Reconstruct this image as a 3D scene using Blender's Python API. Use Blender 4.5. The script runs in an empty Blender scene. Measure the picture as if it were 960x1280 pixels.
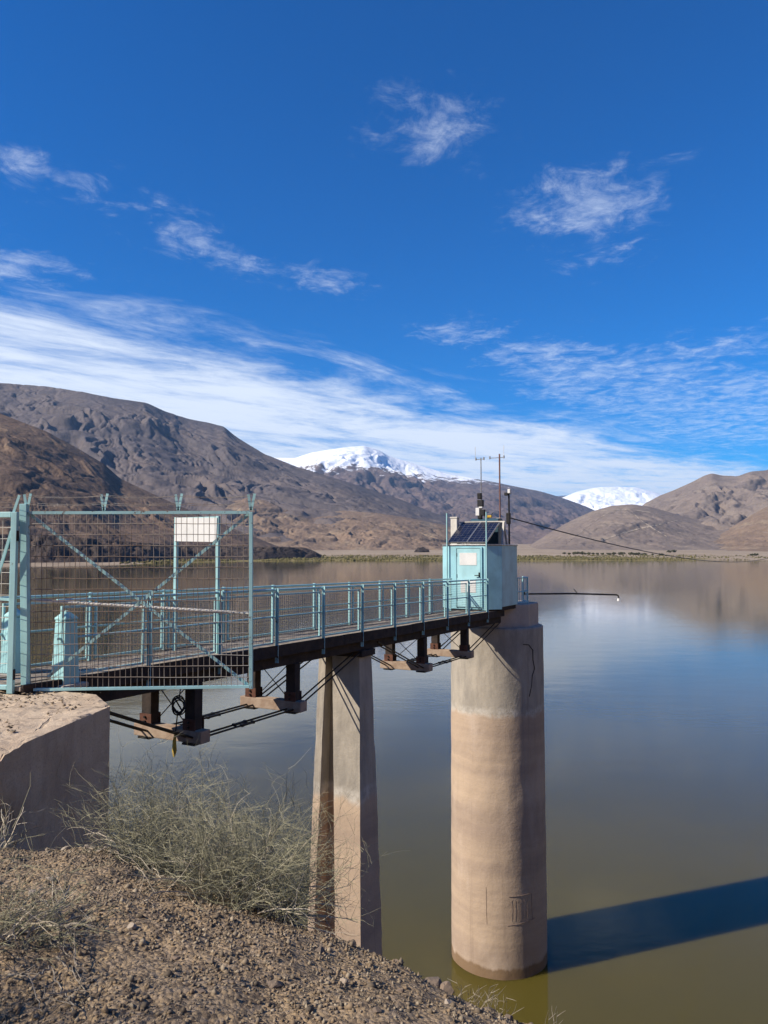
import bpy, bmesh, math, random
import numpy as np
from mathutils import Vector, Matrix

R = math.radians
scene = bpy.context.scene
C = scene.collection
random.seed(7)
rng = np.random.default_rng(11)

# ------------------------------------------------------------------ camera, sky, sun, exposure
HC = 13.2                                  # camera height above the lake
PITCH = math.atan(52.0 / 960.0)            # horizon at y = 692 of 1280
cd = bpy.data.cameras.new('camera')
cam = bpy.data.objects.new('camera', cd)
C.objects.link(cam)
cam.location = (0, 0, HC)
cam.rotation_euler = (R(90) + PITCH, 0, 0)
cd.sensor_fit = 'HORIZONTAL'
cd.sensor_width = 36
cd.lens = 36
cd.clip_start = 0.1
cd.clip_end = 120000
scene.camera = cam

SUN_EL = R(38)
SUN_DIR = Vector((-0.936, -0.352, math.tan(SUN_EL))).normalized()      # towards the sun
sd = bpy.data.lights.new('sun', 'SUN')
sd.energy = 4.9
sd.angle = R(0.5)
sd.color = (1.0, 0.91, 0.77)
sun = bpy.data.objects.new('sun', sd)
C.objects.link(sun)
sun.rotation_euler = SUN_DIR.to_track_quat('Z', 'Y').to_euler()
sun.location = (-40, -20, 60)

scene.view_settings.view_transform = 'Standard'
scene.view_settings.look = 'None'
scene.view_settings.exposure = 0.55
scene.view_settings.gamma = 1.0
scene.view_settings.use_curve_mapping = False
scene.cycles.use_denoising = True
scene.cycles.max_bounces = 6
scene.cycles.transparent_max_bounces = 12
scene.cycles.volume_bounces = 0
scene.cycles.caustics_reflective = False
scene.cycles.caustics_refractive = False


class NT:
    """small helper to write node trees as expressions"""
    def __init__(self, tree):
        self.t = tree
        self.n = tree.nodes
        self.l = tree.links

    def node(self, kind, **kw):
        nd = self.n.new(kind)
        for k, v in kw.items():
            setattr(nd, k, v)
        return nd

    def put(self, sock, v):
        if hasattr(v, 'links'):
            self.l.new(v, sock)
        elif v is not None:
            sock.default_value = v

    def m(self, op, a, b=None, c=None, clamp=False):
        nd = self.node('ShaderNodeMath', operation=op, use_clamp=clamp)
        self.put(nd.inputs[0], a)
        self.put(nd.inputs[1], b)
        self.put(nd.inputs[2], c)
        return nd.outputs[0]

    def sstep(self, v, a, b, lo=0.0, hi=1.0):
        nd = self.node('ShaderNodeMapRange', interpolation_type='SMOOTHSTEP')
        self.put(nd.inputs[0], v)
        for i, x in enumerate((a, b, lo, hi)):
            self.put(nd.inputs[i + 1], x)
        return nd.outputs[0]

    def mix(self, f, a, b, blend='MIX'):
        nd = self.node('ShaderNodeMix', data_type='RGBA', blend_type=blend)
        self.put(nd.inputs[0], f)
        self.put(nd.inputs[6], a if hasattr(a, 'links') else (*a, 1) if len(a) == 3 else a)
        self.put(nd.inputs[7], b if hasattr(b, 'links') else (*b, 1) if len(b) == 3 else b)
        return nd.outputs[2]

    def noise(self, vec, scale, detail=4, rough=0.55, dist=0.0, kind='FBM'):
        nd = self.node('ShaderNodeTexNoise')
        nd.noise_type = kind
        self.put(nd.inputs['Vector'], vec)
        nd.inputs['Scale'].default_value = scale
        nd.inputs['Detail'].default_value = detail
        nd.inputs['Roughness'].default_value = rough
        nd.inputs['Distortion'].default_value = dist
        return nd.outputs[0]

    def comb(self, x, y, z):
        nd = self.node('ShaderNodeCombineXYZ')
        self.put(nd.inputs[0], x)
        self.put(nd.inputs[1], y)
        self.put(nd.inputs[2], z)
        return nd.outputs[0]

    def sep(self, v):
        nd = self.node('ShaderNodeSeparateXYZ')
        self.put(nd.inputs[0], v)
        return nd.outputs

    def vscale(self, v, s):
        nd = self.node('ShaderNodeVectorMath', operation='MULTIPLY')
        self.put(nd.inputs[0], v)
        nd.inputs[1].default_value = s
        return nd.outputs[0]

    def bump(self, h, strength, dist, normal=None):
        nd = self.node('ShaderNodeBump')
        nd.inputs['Strength'].default_value = strength
        nd.inputs['Distance'].default_value = dist
        self.put(nd.inputs['Height'], h)
        if normal is not None:
            self.put(nd.inputs['Normal'], normal)
        return nd.outputs[0]


world = bpy.data.worlds.new('World')
scene.world = world
world.use_nodes = True
w = NT(world.node_tree)
w.n.clear()
sky = w.node('ShaderNodeTexSky', sky_type='NISHITA')
sky.sun_disc = False
sky.sun_elevation = SUN_EL
sky.sun_rotation = math.atan2(SUN_DIR.x, SUN_DIR.y)
sky.altitude = 1200
sky.air_density = 1.0
sky.dust_density = 0.15
sky.ozone_density = 4.0
hs = w.node('ShaderNodeHueSaturation')
hs.inputs['Hue'].default_value = 0.511
hs.inputs['Saturation'].default_value = 2.5
hs.inputs['Value'].default_value = 1.02
w.l.new(sky.outputs[0], hs.inputs['Color'])
tc = w.node('ShaderNodeTexCoord')
sx, sy, sz = w.sep(tc.outputs['Generated'])
zz = w.m('MAXIMUM', sz, 0.015)
cx = w.m('DIVIDE', sx, zz)                # cloud layer: a plane overhead
cy = w.m('DIVIDE', sy, zz)
al = w.m('MULTIPLY', w.m('ADD', cx, cy), 0.7071)
ac = w.m('MULTIPLY', w.m('SUBTRACT', cy, cx), 0.7071)
n_str = w.noise(w.comb(w.m('MULTIPLY', al, 0.62), w.m('MULTIPLY', ac, 1.5), 3.0), 1.0, 8, 0.66, 0.5)
n_brk = w.noise(w.comb(w.m('MULTIPLY', al, 2.6), w.m('MULTIPLY', ac, 4.4), 8.0), 1.0, 6, 0.68, 0.7)
bank = w.sstep(ac, 2.35, 4.3)
d_bank = w.m('ADD', w.m('MULTIPLY', n_str, 1.0), w.m('MULTIPLY', bank, 0.42))
d_bank = w.sstep(w.m('ADD', d_bank, w.m('MULTIPLY', w.m('SUBTRACT', n_brk, 0.5), 0.35)), 0.56, 1.0)
d_bank = w.m('MULTIPLY', d_bank, w.m('MULTIPLY', w.sstep(ac, 2.2, 3.1), 0.95))
blobs = None
for (bx_, by_, br_, bs_) in ((0.08, 1.74, 0.17, 1.0), (0.19, 1.86, 0.12, .7), (0.62, 2.2, 0.24, 1.0), (0.52, 2.1, 0.22, .7),
                             (0.72, 2.6, 0.2, 0.8), (-0.92, 1.93, 0.17, .95), (-0.62, 2.42, 0.15, 1.0),
                             (-0.68, 2.15, 0.16, 0.7), (-0.50, 2.65, 0.15, 1.0), (-0.2, 2.75, 0.2, .9),
                             (0.3, 3.4, 0.25, 1.0), (0.72, 3.8, 0.34, 1.0), (1.15, 4.1, 0.45, 1.0), (1.35, 4.6, 0.5, 1.0), (1.75, 4.9, 0.6, 1.0), (2.4, 5.6, 0.8, 1.0), (3.2, 6.6, 1.2, 1.0),
                             (1.7, 3.6, 0.4, 0.8), (2.3, 4.4, 0.5, 0.8), (-1.35, 2.6, 0.35, 1.1)):
    dx_ = w.m('SUBTRACT', cx, bx_)
    dy_ = w.m('SUBTRACT', cy, by_)
    q = w.m('ADD', w.m('MULTIPLY', dx_, dx_), w.m('MULTIPLY', dy_, dy_))
    g = w.m('MULTIPLY', w.m('EXPONENT', w.m('MULTIPLY', q, -1.0 / (br_ * br_))), bs_)
    blobs = g if blobs is None else w.m('ADD', blobs, g)
blobs = w.m('MINIMUM', blobs, 1.1)
n_w = w.noise(w.comb(w.m('MULTIPLY', al, 2.6), w.m('MULTIPLY', ac, 3.0), 1.0), 1.5, 8, 0.7, 0.9)
n_f = w.noise(w.comb(cx, w.m('MULTIPLY', cy, 0.8), 5.0), 9.0, 6, 0.7, 0.6)
wis = w.m('ADD', w.m('ADD', w.m('MULTIPLY', n_w, 0.5), w.m('MULTIPLY', n_f, 0.5)), w.m('MULTIPLY', blobs, 0.22))
d_wis = w.m('MULTIPLY', w.sstep(wis, 0.615, 1.0), 0.62)
dens = w.m('MAXIMUM', d_bank, d_wis)
dens = w.m('MULTIPLY', dens, w.sstep(sz, 0.0, 0.03))
col = w.mix(dens, hs.outputs[0], (6.3, 6.9, 7.8))
bg = w.node('ShaderNodeBackground')
w.l.new(col, bg.inputs[0])
bg.inputs[1].default_value = 0.10
wo = w.node('ShaderNodeOutputWorld')
w.l.new(bg.outputs[0], wo.inputs[0])


# ------------------------------------------------------------------ helpers
def ray(px, py):
    """photo pixel -> (right, forward = 1, up) direction"""
    x = (px - 480.0) / 960.0
    y = (640.0 - py) / 960.0
    f = math.cos(PITCH) - y * math.sin(PITCH)
    u = y * math.cos(PITCH) + math.sin(PITCH)
    return x / f, u / f


def at(px, py, Y):
    dx, dz = ray(px, py)
    return Vector((dx * Y, Y, HC + dz * Y))


def hsh(ix, iy, seed):
    h = (ix.astype(np.int64) * 374761393 + iy.astype(np.int64) * 668265263 + seed * 974711) & 0xFFFFFFFF
    h = ((h ^ (h >> 13)) * 1274126177) & 0xFFFFFFFF
    return (h ^ (h >> 16)) & 0xFFFFFFFF


def perlin(x, y, seed=0):
    x = np.asarray(x, float)
    y = np.asarray(y, float)
    ix = np.floor(x)
    iy = np.floor(y)
    fx = x - ix
    fy = y - iy
    u = fx * fx * fx * (fx * (fx * 6 - 15) + 10)
    v = fy * fy * fy * (fy * (fy * 6 - 15) + 10)

    def g(ax, ay):
        a = hsh(ix + ax, iy + ay, seed) * (2 * math.pi / 4294967296.0)
        return np.cos(a) * (fx - ax) + np.sin(a) * (fy - ay)
    n00, n10, n01, n11 = g(0, 0), g(1, 0), g(0, 1), g(1, 1)
    return ((n00 * (1 - u) + n10 * u) * (1 - v) + (n01 * (1 - u) + n11 * u) * v) * 1.5


def fbm(x, y, seed=0, octv=5, gain=0.5):
    s = 0
    a = 1.0
    for k in range(octv):
        s = s + a * perlin(x * 2 ** k, y * 2 ** k, seed + k * 17)
        a *= gain
    return s


def ridged(x, y, seed=0, octv=5, gain=0.5):
    s = 0
    a = 1.0
    wgt = 1.0
    for k in range(octv):
        n = 1 - np.abs(perlin(x * 2.03 ** k, y * 2.03 ** k, seed + k * 31)) * 1.6
        n = np.clip(n, 0, 1) ** 2 * wgt
        wgt = np.clip(n * 1.8, 0, 1)
        s = s + a * n
        a *= gain
    return s


OFF = {}


def tag(o, label=None, cat=None, group=None, kind=None):
    if label:
        o['label'] = label
    if cat:
        o['category'] = cat
    if group:
        o['group'] = group
    if kind:
        o['kind'] = kind
    return o


def thing(name, label, cat, loc, group=None):
    o = bpy.data.objects.new(name, None)
    o.empty_display_size = 0.2
    C.objects.link(o)
    o.location = loc
    OFF[o.name] = Vector(loc)
    return tag(o, label, cat, group)


def link(name, me, mat, parent=None, base=None, smooth=False):
    o = bpy.data.objects.new(name, me)
    C.objects.link(o)
    if parent is not None:
        off = OFF[parent.name]
        o.parent = parent
    else:
        off = Vector(base) if base is not None else Vector((0, 0, 0))
        o.location = off
    OFF[o.name] = off
    if off.length > 0:
        me.transform(Matrix.Translation(-off))
    if mat:
        me.materials.append(mat)
    if smooth:
        me.polygons.foreach_set('use_smooth', [True] * len(me.polygons))
    return o


class MB:
    def __init__(self):
        self.v = []
        self.f = []

    def add(self, vs, fs):
        n = len(self.v)
        self.v += [tuple(p) for p in vs]
        self.f += [tuple(i + n for i in q) for q in fs]
        return self

    def box8(self, p):
        return self.add(p, [(0, 3, 2, 1), (4, 5, 6, 7), (0, 1, 5, 4), (1, 2, 6, 5), (2, 3, 7, 6), (3, 0, 4, 7)])

    def bar(self, p0, p1, w, h, up=(0, 0, 1)):
        """oriented box along p0-p1; w across, h along up"""
        p0 = Vector(p0)
        p1 = Vector(p1)
        d = (p1 - p0).normalized()
        up = Vector(up)
        if abs(d.dot(up)) > 0.99:
            up = Vector((0, 1, 0)) if abs(d.y) < 0.9 else Vector((1, 0, 0))
        s = d.cross(up).normalized()
        t = s.cross(d).normalized()
        a = s * w / 2
        b = t * h / 2
        return self.box8([p0 - a - b, p0 + a - b, p1 + a - b, p1 - a - b, p0 - a + b, p0 + a + b, p1 + a + b, p1 - a + b])

    def post(self, p, axis, w, d, z0, z1):
        """upright box at p (x, y) with horizontal axis direction"""
        ax = Vector((axis[0], axis[1], 0)).normalized()
        ay = Vector((-ax.y, ax.x, 0))
        q = [ax * (i * w / 2) + ay * (j * d / 2) + Vector((p[0], p[1], 0)) for i, j in ((-1, -1), (1, -1), (1, 1), (-1, 1))]
        return self.box8([v + Vector((0, 0, z0)) for v in q] + [v + Vector((0, 0, z1)) for v in q])

    def tube(self, pts, r, n=6, caps=True):
        pts = [Vector(p) for p in pts]
        rs = r if isinstance(r, (list, tuple)) else [r] * len(pts)
        base = len(self.v)
        prev = None
        for i, p in enumerate(pts):
            d = (pts[min(i + 1, len(pts) - 1)] - pts[max(i - 1, 0)]).normalized()
            ref = prev if prev is not None else (Vector((0, 0, 1)) if abs(d.z) < 0.9 else Vector((1, 0, 0)))
            s = (ref - d * ref.dot(d))
            if s.length < 1e-6:
                s = d.orthogonal()
            s.normalize()
            prev = s
            t = d.cross(s)
            for k in range(n):
                a = 2 * math.pi * k / n
                self.v.append(tuple(p + s * (math.cos(a) * rs[i]) + t * (math.sin(a) * rs[i])))
        for i in range(len(pts) - 1):
            for k in range(n):
                a = base + i * n + k
                b = base + i * n + (k + 1) % n
                self.f.append((a, b, b + n, a + n))
        if caps:
            self.f.append(tuple(base + k for k in reversed(range(n))))
            e = base + (len(pts) - 1) * n
            self.f.append(tuple(e + k for k in range(n)))
        return self

    def prism(self, poly, z0, z1):
        n = len(poly)
        self.add([(p[0], p[1], z0) for p in poly] + [(p[0], p[1], z1) for p in poly],
                 [tuple(reversed(range(n))), tuple(range(n, 2 * n))] + [(i, (i + 1) % n, (i + 1) % n + n, i + n) for i in range(n)])
        return self

    def build(self, name, mat, parent=None, base=None, smooth=False, bevel=0.0):
        me = bpy.data.meshes.new(name)
        me.from_pydata(self.v, [], self.f)
        me.update()
        o = link(name, me, mat, parent, base, smooth)
        if bevel:
            b = o.modifiers.new('bevel', 'BEVEL')
            b.width = bevel
            b.segments = 2
            b.limit_method = 'ANGLE'
            b.angle_limit = R(40)
        return o


def grid_mesh(name, V):
    ny, nx = V.shape[:2]
    me = bpy.data.meshes.new(name)
    me.vertices.add(nx * ny)
    me.vertices.foreach_set('co', V.reshape(-1).astype(np.float32))
    i = np.arange((ny - 1) * (nx - 1))
    a = (i // (nx - 1)) * nx + i % (nx - 1)
    q = np.stack([a, a + 1, a + nx + 1, a + nx], 1).astype(np.int32)
    me.loops.add(q.size)
    me.loops.foreach_set('vertex_index', q.reshape(-1))
    me.polygons.add(len(q))
    me.polygons.foreach_set('loop_start', np.arange(0, q.size, 4, dtype=np.int32))
    me.polygons.foreach_set('loop_total', np.full(len(q), 4, np.int32))
    me.update(calc_edges=True)
    me.validate()
    return me


# ------------------------------------------------------------------ materials
def mat(name, color, rough=0.8, metal=0.0, var=0.25, scale=3.0, color2=None, bump=0.0, bscale=20.0, bdist=0.01, stretch=(1, 1, 1), spec=0.3):
    m = bpy.data.materials.new(name)
    m.use_nodes = True
    t = NT(m.node_tree)
    b = t.n['Principled BSDF']
    geo = t.node('ShaderNodeNewGeometry')
    pos = t.vscale(geo.outputs['Position'], stretch)
    n = t.noise(pos, scale, 6, 0.62)
    c2 = color2 or tuple(c * (1 - var) for c in color)
    col = t.mix(t.sstep(n, 0.36, 0.66), color, c2)
    n2 = t.noise(pos, scale * 9, 3, 0.6)
    col = t.mix(t.m('MULTIPLY', n2, 0.35), col, tuple(c * 0.55 for c in c2))
    t.l.new(col, b.inputs['Base Color'])
    b.inputs['Roughness'].default_value = rough
    b.inputs['Metallic'].default_value = metal
    b.inputs['Specular IOR Level'].default_value = spec
    if bump:
        t.l.new(t.bump(t.noise(pos, bscale, 5, 0.6), bump, bdist), b.inputs['Normal'])
    return m


def paint_mat(name, color, rust=0.5, rscale=6.0, rough=0.45):
    m = bpy.data.materials.new(name)
    m.use_nodes = True
    t = NT(m.node_tree)
    b = t.n['Principled BSDF']
    geo = t.node('ShaderNodeNewGeometry')
    pos = geo.outputs['Position']
    n = t.noise(pos, 1.7, 5, 0.6)
    col = t.mix(t.sstep(n, 0.35, 0.7), color, tuple(c * 0.78 for c in color))
    streak = t.noise(t.vscale(pos, (9, 9, 0.9)), 1.0, 4, 0.6)
    col = t.mix(t.m('MULTIPLY', t.sstep(streak, 0.5, 0.8), 0.45), col, tuple(c * 0.55 + 0.03 for c in color))
    rn = t.noise(pos, rscale, 7, 0.7)
    rf = t.sstep(rn, 0.68 - 0.1 * rust, 0.74 - 0.1 * rust)
    col = t.mix(t.m('MULTIPLY', rf, 0.85), col, (0.11, 0.05, 0.028))
    t.l.new(col, b.inputs['Base Color'])
    t.put(b.inputs['Roughness'], t.m('ADD', t.m('MULTIPLY', rf, 0.4), rough))
    b.inputs['Specular IOR Level'].default_value = 0.4
    t.l.new(t.bump(rn, 0.12, 0.01), b.inputs['Normal'])
    return m


def column_mat(name):
    """concrete with the drawn-down lake's high-water ring at about 8.3 m"""
    m = bpy.data.materials.new(name)
    m.use_nodes = True
    t = NT(m.node_tree)
    b = t.n['Principled BSDF']
    geo = t.node('ShaderNodeNewGeometry')
    pos = geo.outputs['Position']
    x, y, z = t.sep(pos)
    wob = t.noise(t.vscale(pos, (1.2, 1.2, 0.5)), 2.0, 5, 0.6)
    zc = t.m('ADD', z, t.m('MULTIPLY', t.m('SUBTRACT', wob, 0.5), 0.35))
    grime = t.noise(t.vscale(pos, (2.2, 2.2, 0.7)), 1.3, 7, 0.65)
    top = t.mix(t.sstep(grime, 0.35, 0.68), (0.40, 0.35, 0.285), (0.28, 0.25, 0.21))
    bands = t.noise(t.comb(t.m('MULTIPLY', x, 0.06), t.m('MULTIPLY', y, 0.06), t.m('MULTIPLY', zc, 1.05)), 1.0, 5, 0.62)
    low = t.mix(t.sstep(bands, 0.32, 0.68), (0.48, 0.36, 0.255), (0.345, 0.258, 0.195))
    pale = t.noise(t.vscale(pos, (1.0, 1.0, 0.35)), 1.2, 5, 0.6)
    low = t.mix(t.m('MULTIPLY', t.sstep(pale, 0.48, 0.72), 0.55), low, (0.52, 0.41, 0.325))
    col = t.mix(t.sstep(zc, 8.02, 8.16), low, top)
    ring = t.m('MULTIPLY', t.sstep(zc, 7.95, 8.1), t.sstep(zc, 8.36, 8.2))
    rn = t.noise(pos, 2.6, 6, 0.7)
    col = t.mix(t.m('MULTIPLY', ring, t.sstep(rn, 0.38, 0.62, 0.1, 0.75)), col, (0.56, 0.51, 0.44))
    wet = t.m('MULTIPLY', t.sstep(zc, 0.38, 0.27), 0.75)
    col = t.mix(wet, col, (0.15, 0.085, 0.035))
    str_ = t.noise(t.vscale(pos, (7, 7, 0.25)), 1.0, 5, 0.6)
    col = t.mix(t.m('MULTIPLY', t.sstep(str_, 0.55, 0.75), 0.4), col, (0.2, 0.15, 0.115))
    spk = t.noise(pos, 38, 3, 0.6)
    col = t.mix(t.m('MULTIPLY', t.sstep(spk, 0.5, 0.75), 0.3), col, (0.19, 0.16, 0.13))
    t.l.new(col, b.inputs['Base Color'])
    b.inputs['Roughness'].default_value = 0.9
    b.inputs['Specular IOR Level'].default_value = 0.2
    hn = t.m('ADD', t.noise(pos, 3.5, 8, 0.68), t.m('MULTIPLY', t.noise(pos, 45, 3, 0.6), 0.12))
    t.l.new(t.bump(hn, 0.5, 0.04), b.inputs['Normal'])
    return m


def island_mat(name, cols, rough=0.9, spec=0.15, transl=0.0):
    """colour that differs from piece to piece"""
    m = bpy.data.materials.new(name)
    m.use_nodes = True
    t = NT(m.node_tree)
    b = t.n['Principled BSDF']
    geo = t.node('ShaderNodeNewGeometry')
    cr = t.node('ShaderNodeValToRGB')
    t.l.new(geo.outputs['Random Per Island'], cr.inputs[0])
    e = cr.color_ramp.elements
    while len(e) < len(cols):
        e.new(0.5)
    for i, c in enumerate(cols):
        e[i].position = i / max(1, len(cols) - 1)
        e[i].color = (*c, 1)
    n = t.noise(geo.outputs['Position'], 25, 4, 0.6)
    col = t.mix(t.m('MULTIPLY', n, 0.5), cr.outputs[0], tuple(0.5 * sum(c[k] for c in cols) / len(cols) for k in range(3)))
    t.l.new(col, b.inputs['Base Color'])
    b.inputs['Roughness'].default_value = rough
    b.inputs['Specular IOR Level'].default_value = spec
    return m


def terrain_mat(name, c1, c2, c3, scale, snow=None, bdist=20.0, bstr=0.5, gully=None):
    m = bpy.data.materials.new(name)
    m.use_nodes = True
    t = NT(m.node_tree)
    b = t.n['Principled BSDF']
    geo = t.node('ShaderNodeNewGeometry')
    pos = geo.outputs['Position']
    x, y, z = t.sep(pos)
    n1 = t.noise(pos, scale, 7, 0.6, 0.6)
    n2 = t.noise(t.vscale(pos, (1, 0.35, 1)), scale * 4, 6, 0.6, 0.5)
    col = t.mix(t.sstep(n1, 0.38, 0.62), c1, c2)
    col = t.mix(t.m('MULTIPLY', t.sstep(n2, 0.5, 0.7), 0.7), col, c3)
    n3 = t.noise(pos, scale * 22, 5, 0.65)
    col = t.mix(t.m('MULTIPLY', t.sstep(n3, 0.42, 0.7), 0.5), col, tuple(c * 0.6 for c in c2))
    n4 = t.noise(t.vscale(pos, (1, 0.4, 1)), scale * 60, 4, 0.65)
    col = t.mix(t.m('MULTIPLY', t.sstep(n4, 0.52, 0.72), 0.35), col, tuple(min(1, c * 1.35) for c in c3))
    if snow is not None:
        zl, band = snow
        sn = t.noise(pos, scale * 7, 7, 0.68, 0.4)
        nx, ny, nz = t.sep(geo.outputs['Normal'])
        s = t.m('ADD', t.m('DIVIDE', t.m('SUBTRACT', z, zl), band), t.m('MULTIPLY', t.m('SUBTRACT', sn, 0.5), 3.4))
        s = t.m('ADD', s, t.m('MULTIPLY', t.m('SUBTRACT', nz, 0.75), 1.6))
        col = t.mix(t.sstep(s, -0.12, 0.22), col, (0.82, 0.85, 0.9))
    t.l.new(col, b.inputs['Base Color'])
    b.inputs['Roughness'].default_value = 0.95
    b.inputs['Specular IOR Level'].default_value = 0.1
    hn = t.m('ADD', t.noise(pos, scale * 8, 7, 0.62), t.m('MULTIPLY', n3, 0.5))
    t.l.new(t.bump(hn, bstr, bdist), b.inputs['Normal'])
    return m


PAINT = paint_mat('light_blue_paint', (0.37, 0.62, 0.63), 0.45)
PAINT_RUSTY = paint_mat('rusty_blue_paint', (0.30, 0.50, 0.52), 1.0, 14.0)
PAINT_PILLAR = paint_mat('pillar_paint', (0.38, 0.68, 0.70), 0.1, 5.0, 0.6)
CABIN = paint_mat('cabin_paint', (0.33, 0.60, 0.66), 0.05, 3.0, 0.4)
DOORM = paint_mat('door_paint', (0.42, 0.70, 0.74), 0.1, 3.0, 0.4)
WHITE = mat('white_sheet', (0.78, 0.77, 0.74), 0.6, var=0.12, scale=4)
OFFWHITE = mat('offwhite_metal', (0.72, 0.68, 0.6), 0.6, var=0.2, scale=5)
GALV = mat('galvanised_steel', (0.42, 0.42, 0.42), 0.4, 0.7, var=0.3, scale=9)
DARKSTEEL = mat('dark_steel', (0.035, 0.033, 0.032), 0.5, 0.4, var=0.4, scale=8)
RUST = mat('rusty_steel', (0.10, 0.05, 0.035), 0.8, 0.2, color2=(0.035, 0.025, 0.022), scale=10, bump=0.2)
RUSTWIRE = mat('rusty_wire', (0.17, 0.11, 0.075), 0.75, 0.2, color2=(0.36, 0.34, 0.31), scale=0.8)
PANELWIRE = mat('panel_wire', (0.16, 0.26, 0.28), 0.6, 0.2, color2=(0.2, 0.19, 0.17), scale=1.5)
ROPE_Y = mat('yellow_rope', (0.7, 0.47, 0.08), 0.9, var=0.4, scale=30)
BLACK = mat('black_rubber', (0.018, 0.018, 0.02), 0.55, var=0.3, scale=10)
CELL = mat('solar_cell', (0.012, 0.014, 0.035), 0.18, 0.0, var=0.3, scale=6, spec=0.6)
YELLOW = mat('yellow_plastic', (0.6, 0.38, 0.04), 0.5, var=0.2, scale=8)
DECKWOOD = mat('weathered_deck_wood', (0.36, 0.30, 0.235), 0.9, color2=(0.21, 0.17, 0.135), scale=3.5, bump=0.5, bscale=40, bdist=0.01, stretch=(2.2, 1.0, 2.2))
TARWOOD = mat('dark_tarred_timber', (0.055, 0.038, 0.03), 0.85, color2=(0.025, 0.02, 0.018), scale=5, bump=0.6, bscale=25, bdist=0.02)
BEAMWOOD = mat('grey_brown_timber', (0.42, 0.32, 0.24), 0.9, color2=(0.3, 0.21, 0.15), scale=5, bump=0.5, bscale=30, bdist=0.015)
BRACKET = mat('red_rust_bracket', (0.15, 0.065, 0.042), 0.8, 0.1, var=0.4, scale=12)
COLUMN = column_mat('stained_concrete')
CAPCON = mat('cap_concrete', (0.5, 0.42, 0.35), 0.9, color2=(0.42, 0.35, 0.29), scale=2.2, bump=0.5, bscale=14, bdist=0.02)
SEAM = mat('dark_seam', (0.28, 0.2, 0.155), 0.95, var=0.3, scale=10)


def abut_mat():
    m = bpy.data.materials.new('old_abutment_concrete')
    m.use_nodes = True
    t = NT(m.node_tree)
    b = t.n['Principled BSDF']
    geo = t.node('ShaderNodeNewGeometry')
    pos = geo.outputs['Position']
    n = t.noise(pos, 1.6, 7, 0.65, 0.4)
    col = t.mix(t.sstep(n, 0.34, 0.68), (0.54, 0.425, 0.305), (0.42, 0.32, 0.225))
    st = t.noise(t.vscale(pos, (6, 6, 0.5)), 1.0, 5, 0.6)
    col = t.mix(t.m('MULTIPLY', t.sstep(st, 0.45, 0.72), 0.35), col, (0.28, 0.195, 0.14))
    sp = t.noise(pos, 55, 4, 0.7)
    col = t.mix(t.m('MULTIPLY', t.sstep(sp, 0.48, 0.72), 0.45), col, (0.16, 0.13, 0.11))
    upw = t.sep(geo.outputs['Normal'])[2]
    vor = t.node('ShaderNodeTexVoronoi', feature='DISTANCE_TO_EDGE')
    t.put(vor.inputs['Vector'], t.vscale(pos, (0.8, 1.5, 0.8)))
    vor.inputs['Scale'].default_value = 1.1
    wv = t.noise(pos, 3.0, 5, 0.6)
    ck = t.sstep(t.m('ADD', vor.outputs[0], t.m('MULTIPLY', t.m('SUBTRACT', wv, 0.5), 0.12)), 0.012, 0.0)
    ck = t.m('MULTIPLY', ck, t.sstep(upw, 0.5, 0.8))
    col = t.mix(t.m('MULTIPLY', ck, 0.6), col, (0.11, 0.085, 0.07))
    t.l.new(col, b.inputs['Base Color'])
    b.inputs['Roughness'].default_value = 0.92
    b.inputs['Specular IOR Level'].default_value = 0.15
    h = t.m('SUBTRACT', t.m('ADD', t.noise(pos, 5, 8, 0.68), t.m('MULTIPLY', sp, 0.25)), t.m('MULTIPLY', ck, 0.6))
    t.l.new(t.bump(h, 0.8, 0.03), b.inputs['Normal'])
    return m


ABUT = abut_mat()


def ground_mat():
    m = bpy.data.materials.new('gravelly_soil')
    m.use_nodes = True
    t = NT(m.node_tree)
    b = t.n['Principled BSDF']
    geo = t.node('ShaderNodeNewGeometry')
    pos = geo.outputs['Position']
    n = t.noise(pos, 0.9, 6, 0.62, 0.3)
    col = t.mix(t.sstep(n, 0.36, 0.64), (0.42, 0.295, 0.165), (0.31, 0.228, 0.145))
    v = t.node('ShaderNodeTexVoronoi', feature='F1')
    t.put(v.inputs['Vector'], pos)
    v.inputs['Scale'].default_value = 48
    hsv = t.sep(v.outputs['Color'])[0]
    col = t.mix(t.m('MULTIPLY', t.sstep(hsv, 0.55, 0.9), 0.7), col, (0.34, 0.26, 0.185))
    col = t.mix(t.m('MULTIPLY', t.sstep(hsv, 0.4, 0.1), 0.75), col, (0.10, 0.075, 0.058))
    f = t.noise(pos, 120, 4, 0.65)
    col = t.mix(t.m('MULTIPLY', t.sstep(f, 0.45, 0.7), 0.5), col, (0.13, 0.1, 0.075))
    t.l.new(col, b.inputs['Base Color'])
    b.inputs['Roughness'].default_value = 0.95
    b.inputs['Specular IOR Level'].default_value = 0.1
    h = t.m('ADD', t.m('MULTIPLY', t.m('SUBTRACT', 1.0, v.outputs['Distance']), 0.6), t.noise(pos, 22, 7, 0.7))
    t.l.new(t.bump(h, 0.9, 0.03), b.inputs['Normal'])
    return m


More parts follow.
